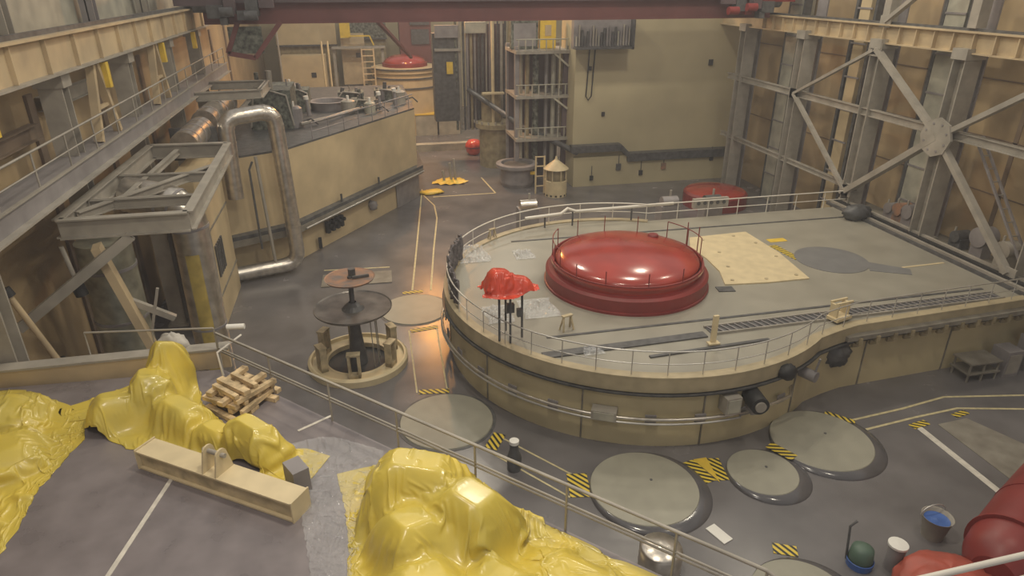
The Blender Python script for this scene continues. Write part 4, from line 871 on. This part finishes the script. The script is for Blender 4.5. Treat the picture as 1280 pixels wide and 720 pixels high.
MB().tube([(17.5, 51.85, 11.0), (17.4, 51.85, 8.0), (17.35, 51.85, 7.2), (17.55, 51.85, 6.9), (17.8, 51.85, 7.2), (17.95, 51.85, 11.0)], .05, 6).build('cable', 'black', lo); MB().box((17.6, 51.82, 9.3), (.2, .12, .3)).build('clip', 'black', lo)
pg = thing('pipe_gallery', (18.5, 51, 10.8), 'dark gallery box packed with pipes at the top of the tall beige wall', 'gallery')
MB().box((18.3, 51.6, 11.9), (4.6, .6, 2.2)).build('case', 'steelb', pg); MB().box((18.3, 51.0, 10.85), (4.6, .8, .12)).build('shelf', 'steeldk', pg)
random.seed(3)
for k in range(20): x = 16.2+k*.22; MB().cyl((x, 51.2, 11.0), (x, 51.2, 11.4+random.random()*1.2), .05+.04*random.random(), 8).build('pipe', random.choice(['steel', 'steelb', 'lightpanel', 'steeldk']), pg)
MB().box((20.55, 51.0, 11.8), (.12, .8, 2.1)).build('end_frame', 'steeldk', pg)
# lower dark pipe running off the left end of the back wall
tag(MB().tube([(9.5, 61.5, 6.6), (13.4, 56, 4.1), (16.0, 53.0, 3.1), (16.6, 51.3, 2.9)], .22, 12).build('sloping_pipe', 'steeldk'), 'dark sloping pipe behind the lantern hut', 'pipe')
# service tower next to the back wall
tw = thing('service_tower', (14.6, 55, 0), 'grey open service tower with balconies left of the tall beige wall', 'tower')
for x, y in ((12.3, 54.2), (16.5, 54.2), (12.3, 57.5), (16.5, 57.5)): MB().box((x, y, 5.4), (.35, .35, 10.8)).build('upright', 'steelb', tw)
MB().box((16.45, 54.0, 5.2), (.75, .3, 10.4)).build('side_panel', 'bridgegrey', tw)
for z in (3.6, 7.0, 10.4):
    MB().box((14.4, 55.6, z), (4.6, 4.2, .25)).build('floor_deck', 'steel', tw)
    MB().tube([(12.1, 53.5, z+.95), (16.3, 53.5, z+.95)], .05, 6).build('rail', 'lightpanel', tw)
    for k in range(8): MB().box((12.3+k*.55, 53.5, z+.5), (.08, .08, .95)).build('baluster', 'lightpanel', tw)
MB().box((14.4, 57.4, 5.2), (4.2, .3, 10.4)).build('back_panel', 'bridgegrey', tw)
for k, x in enumerate((12.8, 13.3, 14.0, 14.9, 15.5)): MB().cyl((x, 54.8, 0), (x, 54.8, 10.2), (.12, .18, .25, .15, .2)[k], 10).build('riser', ('lightpanel', 'beigedk', 'machinery', 'steelb', 'lightpanel')[k], tw)
MB().bar((15.2, 53.6, 10.3), (16.4, 53.6, 9.3), .14).build('brace', 'lightpanel', tw); MB().bar((15.2, 53.6, 6.9), (16.4, 53.6, 6.0), .14).build('brace', 'lightpanel', tw)
ye = thing('yellow_cabinet', (15.4, 56, 10.5), 'yellow equipment cabinet on top of the service tower', 'cabinet')
MB().box((15.0, 55.2, 11.7), (1.3, .6, 2.3)).build('case', 'yellow', ye); MB().box((15.0, 54.88, 11.9), (.5, .05, .8)).build('door', 'girder', ye)
gp = thing('grey_cabinet', (13.2, 56, 10.5), 'grey green cabinet left of the yellow one on the service tower', 'cabinet')
MB().box((13.1, 55.2, 11.7), (2.2, .6, 2.3)).build('case', 'machinery', gp); MB().box((13.1, 54.88, 11.6), (1.8, .05, 1.7)).build('door', 'steelb', gp)
# pipe bundle columns between far casing and tower
pbun = thing('pipe_bundle', (9.2, 62, 0), 'tall dark bundle of vertical pipes between the far casing and the service tower', 'pipe bundle')
random.seed(5)
MB().box((7.6, 62.2, 7.6), (2.2, 1.2, 7.5)).build('dark_cabinet', 'steeldk', pbun)
for k in range(15):
    x = 8.5+k*.34; MB().cyl((x, 61.6+.3*random.random(), 3.0), (x, 61.6, 12.4), .07+.07*random.random(), 8).build('pipe', random.choice(['steelb', 'steeldk', 'lightpanel', 'beigedk', 'steel', 'machinery']), pbun)
MB().box((7.7, 61.4, 11.5), (2.0, .3, 1.0)).build('frame_panel', 'steelb', pbun); MB().box((7.8, 61.5, 10.0), (2.3, .4, .2)).build('cross_rail', 'steel', pbun); MB().box((7.9, 61.4, 8.5), (.55, .2, 1.0)).build('yellow_plate', 'yellow', pbun)
MB().box((10.2, 61.3, 11.8), (1.8, .5, .9)).build('collar_box', 'lightpanel', pbun); MB().box((11.3, 62.6, 7.5), (3.5, .3, 9)).build('back_panel', 'bridgegrey', pbun)
sv = thing('spool_vessel', (11.3, 61, 0), 'beige round vessel with a flange and tall rod below the pipe bundle', 'vessel')
MB().lathe([(1.5, 0), (1.5, 3.4), (1.85, 3.5), (1.85, 3.9), (1.3, 3.95), (0, 3.95)], (11.75, 60.2, 0), 32).build('vessel_wall', 'beigedk', sv)
MB().lathe([(.9, 3.9), (.9, 6.4)], (11.4, 60.6, 0), 20).build('cage', 'beigedk', sv); MB().cyl((11.4, 59.6, 3.9), (11.4, 59.6, 12.4), .14, 10).build('rod', 'cream', sv); MB().box((11.4, 59.5, 6.5), (1.9, .5, .14)).build('cross_plate', 'cream', sv)
for k in range(9): a = PI+PI*k/8; MB().cyl((11.4+1.6*math.cos(a), 60.2+1.6*math.sin(a), 3.9), (11.4+1.6*math.cos(a), 60.2+1.6*math.sin(a), 4.15), .08, 8).build('bolt', 'steel', sv)

# ------------------------------------------------------------------ crane bridge
cr = thing('crane_bridge', (9.8, 45, 13.2), 'dull red overhead crane bridge spanning the hall at the top', 'crane')
MB().box((9.8, 45.6, 14.15), (36.6, 1.2, 1.9)).build('girder_box', 'bridgered', cr)
MB().box((9.8, 44.8, 14.95), (36.0, .9, 1.2)).build('walkway_box', 'bridgegrey', cr)
mb = MB(); mb.box((9.8, 45.0, 13.22), (36.6, .16, .10)); mb.build('lower_flange', 'bridgered', cr)
for s, x in ((-1, -8.5), (1, 28.0)):
    ec = MB().box((x, 45.6, 14.75), (2.6, 3.0, 1.1)).build('end_carriage', 'reddk' if s > 0 else 'bridgegrey', cr)
    for y in (44.6, 46.6): MB().cyl((x-.4, y, 14.25), (x+.4, y, 14.25), .42, 20).build('wheel', 'steeldk', ec)
    for k, (dx, z, w_, h_, m_) in enumerate(((.9, 13.9, .9, .7, 'steeldk'), (1.7, 14.3, .6, 1.0, 'bridgegrey'), (2.3, 13.7, .5, .5, 'reddk'), (2.9, 14.1, .7, .9, 'steeldk'), (3.7, 14.4, .8, .6, 'bridgegrey'), (1.3, 13.4, .4, .4, 'steeldk'))):
        MB().box((x-s*dx, 44.0, z), (w_, .6, h_)).build('drive_box', m_ if s > 0 or m_ != 'reddk' else 'steeldk', ec)
    for dx, z in ((1.9, 13.9), (3.2, 13.7)): MB().cyl((x-s*dx, 43.5, z), (x-s*dx-.7, 43.5, z), .26, 14).build('motor', 'reddk' if s > 0 else 'steeldk', ec)
for p, q in (((-4.2, 44.6, 13.3), (-5.9, 44.6, 11.3)), ((-5.9, 44.6, 11.3), (-7.4, 44.6, 11.6)), ((-7.4, 44.6, 11.6), (-6.6, 44.6, 13.3))): MB().bar(p, q, .26).build('hanger_frame', 'bridgered', cr)
MB().box((-6.3, 44.7, 12.3), (1.9, .1, 1.5)).build('mesh_panel', 'machinery', cr)
for p, q in (((1.4, 45.8, 13.3), (4.5, 60, 9.6)),): MB().bar(p, q, .22).build('brace', 'bridgered', cr)
for x in (.3, 9.4, 14.3, 27.0): MB().box((x, 44.33, 14.62), (.55, .03, .20)).build('number_plate', 'white', cr)

# ------------------------------------------------------------------ right side: columns, girder, bracing
rx = 28.6
rcol = [(22.0, 'nearest grey column of the right wall at the picture edge'), (28.35, 'grey column of the right wall with the big cross joint'), (34.1, 'grey column of the right wall left of the cross joint'),
        (41.0, 'third grey column of the right wall'), (48.2, 'farthest grey column of the right wall by the tall beige wall')]
for y, lab in rcol:
    t = hall_column(rx, y, 3.05 if y < 34.5 else 0, 12.6, 'steel', lab, .95, .75)
    zb = 3.05 if y < 34.5 else 0; MB().box((rx+.9, y+.3, (15+zb)/2), (.1, 1.0, 15-zb)).build('rear_leg', 'steelb', t)
    if y < 36: MB().box((rx, y, 15.6), (.6, .5, 4.2)).build('upper_shaft', 'steel', t)
rg = thing('crane_runway_girder', (28.5, 30, 12.4), 'tan crane runway girder along the right wall', 'girder')
MB().box((28.5, 28, 12.85), (.08, 50, .9)).build('web', 'girder', rg); MB().box((28.5, 28, 13.33), (.7, 50, .08)).build('top_flange', 'girder', rg); MB().box((28.5, 28, 12.4), (.5, 50, .07)).build('bottom_flange', 'girder', rg); MB().box((28.5, 28, 13.43), (.14, 50, .12)).build('rail', 'steeldk', rg)
for k in range(26): MB().box((28.36, 16+k*1.2, 12.85), (.24, .06, .86)).build('stiffener', 'girder', rg)
def brace(p, q, label, w_=.34):
    t = thing('diagonal_brace', p, label, 'brace', None); MB().bar(p, q, w_, w_*.7).build('bar', 'steel', t)
    for e in (p, q): MB().box(e, (.08, .8, .6)).build('gusset', 'steel', t)
X_ = 28.1
brace((X_, 28.35, 8.4), (X_, 34.0, 12.1), 'grey diagonal brace rising left from the cross joint on the right wall')
brace((X_, 28.35, 8.4), (X_, 34.0, 4.0), 'wide grey diagonal brace falling left from the cross joint', .46)
brace((X_, 28.35, 8.4), (X_, 22.6, 12.2), 'grey diagonal brace rising right from the cross joint')
brace((X_, 28.35, 8.4), (X_, 22.6, 3.4), 'grey diagonal brace falling right from the cross joint')
brace((X_, 40.8, 8.7), (X_, 34.2, 12.0), 'thin far brace rising right on the right wall', .24)
brace((X_, 40.8, 8.7), (X_, 34.2, 4.0), 'thin far brace falling right on the right wall', .26)
brace((X_+.2, 34.0, 13.5), (X_+.2, 28.35, 17.5), 'brace above the right crane rail', .3)
jt = thing('cross_joint', (X_-.1, 28.35, 8.4), 'large octagonal gusset plate where the braces meet on the right wall', 'plate')
gpl = MB().tube([(X_-.22, 28.35, 8.4), (X_-.08, 28.35, 8.4)], .98, 8, smooth=False).build('gusset_plate', 'steel', jt)
for k in range(8): a = 2*PI*k/8+.39; MB().cyl((X_-.22, 28.35+.7*math.cos(a), 8.4+.7*math.sin(a)), (X_-.25, 28.35+.7*math.cos(a), 8.4+.7*math.sin(a)), .06, 8).build('bolt', 'steelb', gpl)
tag(MB().ibeam((X_+.3, 15, 8.55), (X_+.3, 50, 8.75), .3, .42, .05).build('long_beam', 'steel'), 'long horizontal grey beam halfway up the right wall', 'beam')
tag(MB().ibeam((X_+.3, 33.5, 4.2), (X_+.3, 50, 4.3), .25, .32, .05).build('cross_beam', 'steel'), 'low horizontal beam on the far right wall', 'beam')
for k, (y, lab) in enumerate(((31.4, 'tall pale duct on the right wall between two columns'), (45.2, 'far tall pale duct on the right wall'), (38.2, 'tan tall panel on the far right wall'))):
    t = thing('tall_duct', (30.6, y, 0), lab, 'duct', None); MB().box((30.7, y, 8), (1.0, 1.3 if k < 2 else .9, 16)).build('duct_body', ('lightpanel', 'lightpanel', 'beige')[k], t)
    for j in range(7): MB().box((30.18, y, 2+j*2), (.06, 1.35, .10)).build('seam', 'steelb', t)
    for s in (-1, 1): MB().box((30.5, y+s*.85, 8), (.5, .22, 16)).build('edge_frame', 'steeldk', t)
tr = thing('cable_track', (28.2, 27, 3), 'black and silver cable track along the foot of the right wall', 'track')
for x, z, m in ((27.55, 3.06, 'steeldk'), (27.85, 3.12, 'steel'), (28.1, 3.22, 'black'), (28.35, 3.3, 'steel')): MB().box((x, 26, z), (.18, 17.5, .14)).build('strip', m, tr)
MB().box((28.9, 26, 3.0), (2.4, 17.5, .1)).build('shelf', 'concrete', tr)
random.seed(8)
for k, (y, h, m, lab) in enumerate(((31.4, .9, 'steelb', 'grey motor at the foot of the right wall, farthest'), (30.7, 1.1, 'rust', 'rusty fitting at the foot of the right wall'), (30.0, 1.2, 'steelb', 'grey motor at the foot of the right wall, in front of the pale duct'),
                              (26.6, .9, 'steeldk', 'small dark rack at the foot of the right wall right of the cross joint column'), (25.3, 1.5, 'steelb', 'big round grey drum at the foot of the right wall'), (23.9, 1.3, 'steel', 'pale grey cabinet at the foot of the right wall near the picture edge'))):
    t = thing('equipment_group', (29.3, y, 3.05), lab, 'equipment', None)
    MB().box((29.3, y, 3.05+h*.3), (.6, .7, h*.6)).build('base_box', m, t); MB().cyl((28.9, y, 3.05+h*.7), (29.7, y, 3.05+h*.7), h*.33, 18).build('drum', m, t); MB().cyl((29.1, y+.2, 3.05+h*.6), (29.1, y+.2, 3.05+h*1.2), .06, 8).build('stub', 'steel', t)
lad = thing('leaning_ladder', (28.0, 24.2, 3), 'grey ladder leaning along the diagonal brace at the right picture edge', 'ladder')
for dx in (0, .45): MB().bar((29.2+dx, 27.3, 8.6), (29.2+dx, 22.8, 3.3), .10).build('stile', 'steelb', lad)
for k in range(10): f = k/10+.05; MB().bar((29.2, 27.3-4.5*f, 8.6-5.3*f), (29.65, 27.3-4.5*f, 8.6-5.3*f), .05).build('rung', 'steel', lad)

# ------------------------------------------------------------------ haze
hb = MB().box((10.3, 44, 13.5), (48, 112, 31)); hb_o = hb.build('haze', hz); hb_o['kind'] = 'stuff'; hb_o['label'] = 'thin pale haze hanging in the air of the hall'; hb_o['category'] = 'haze'
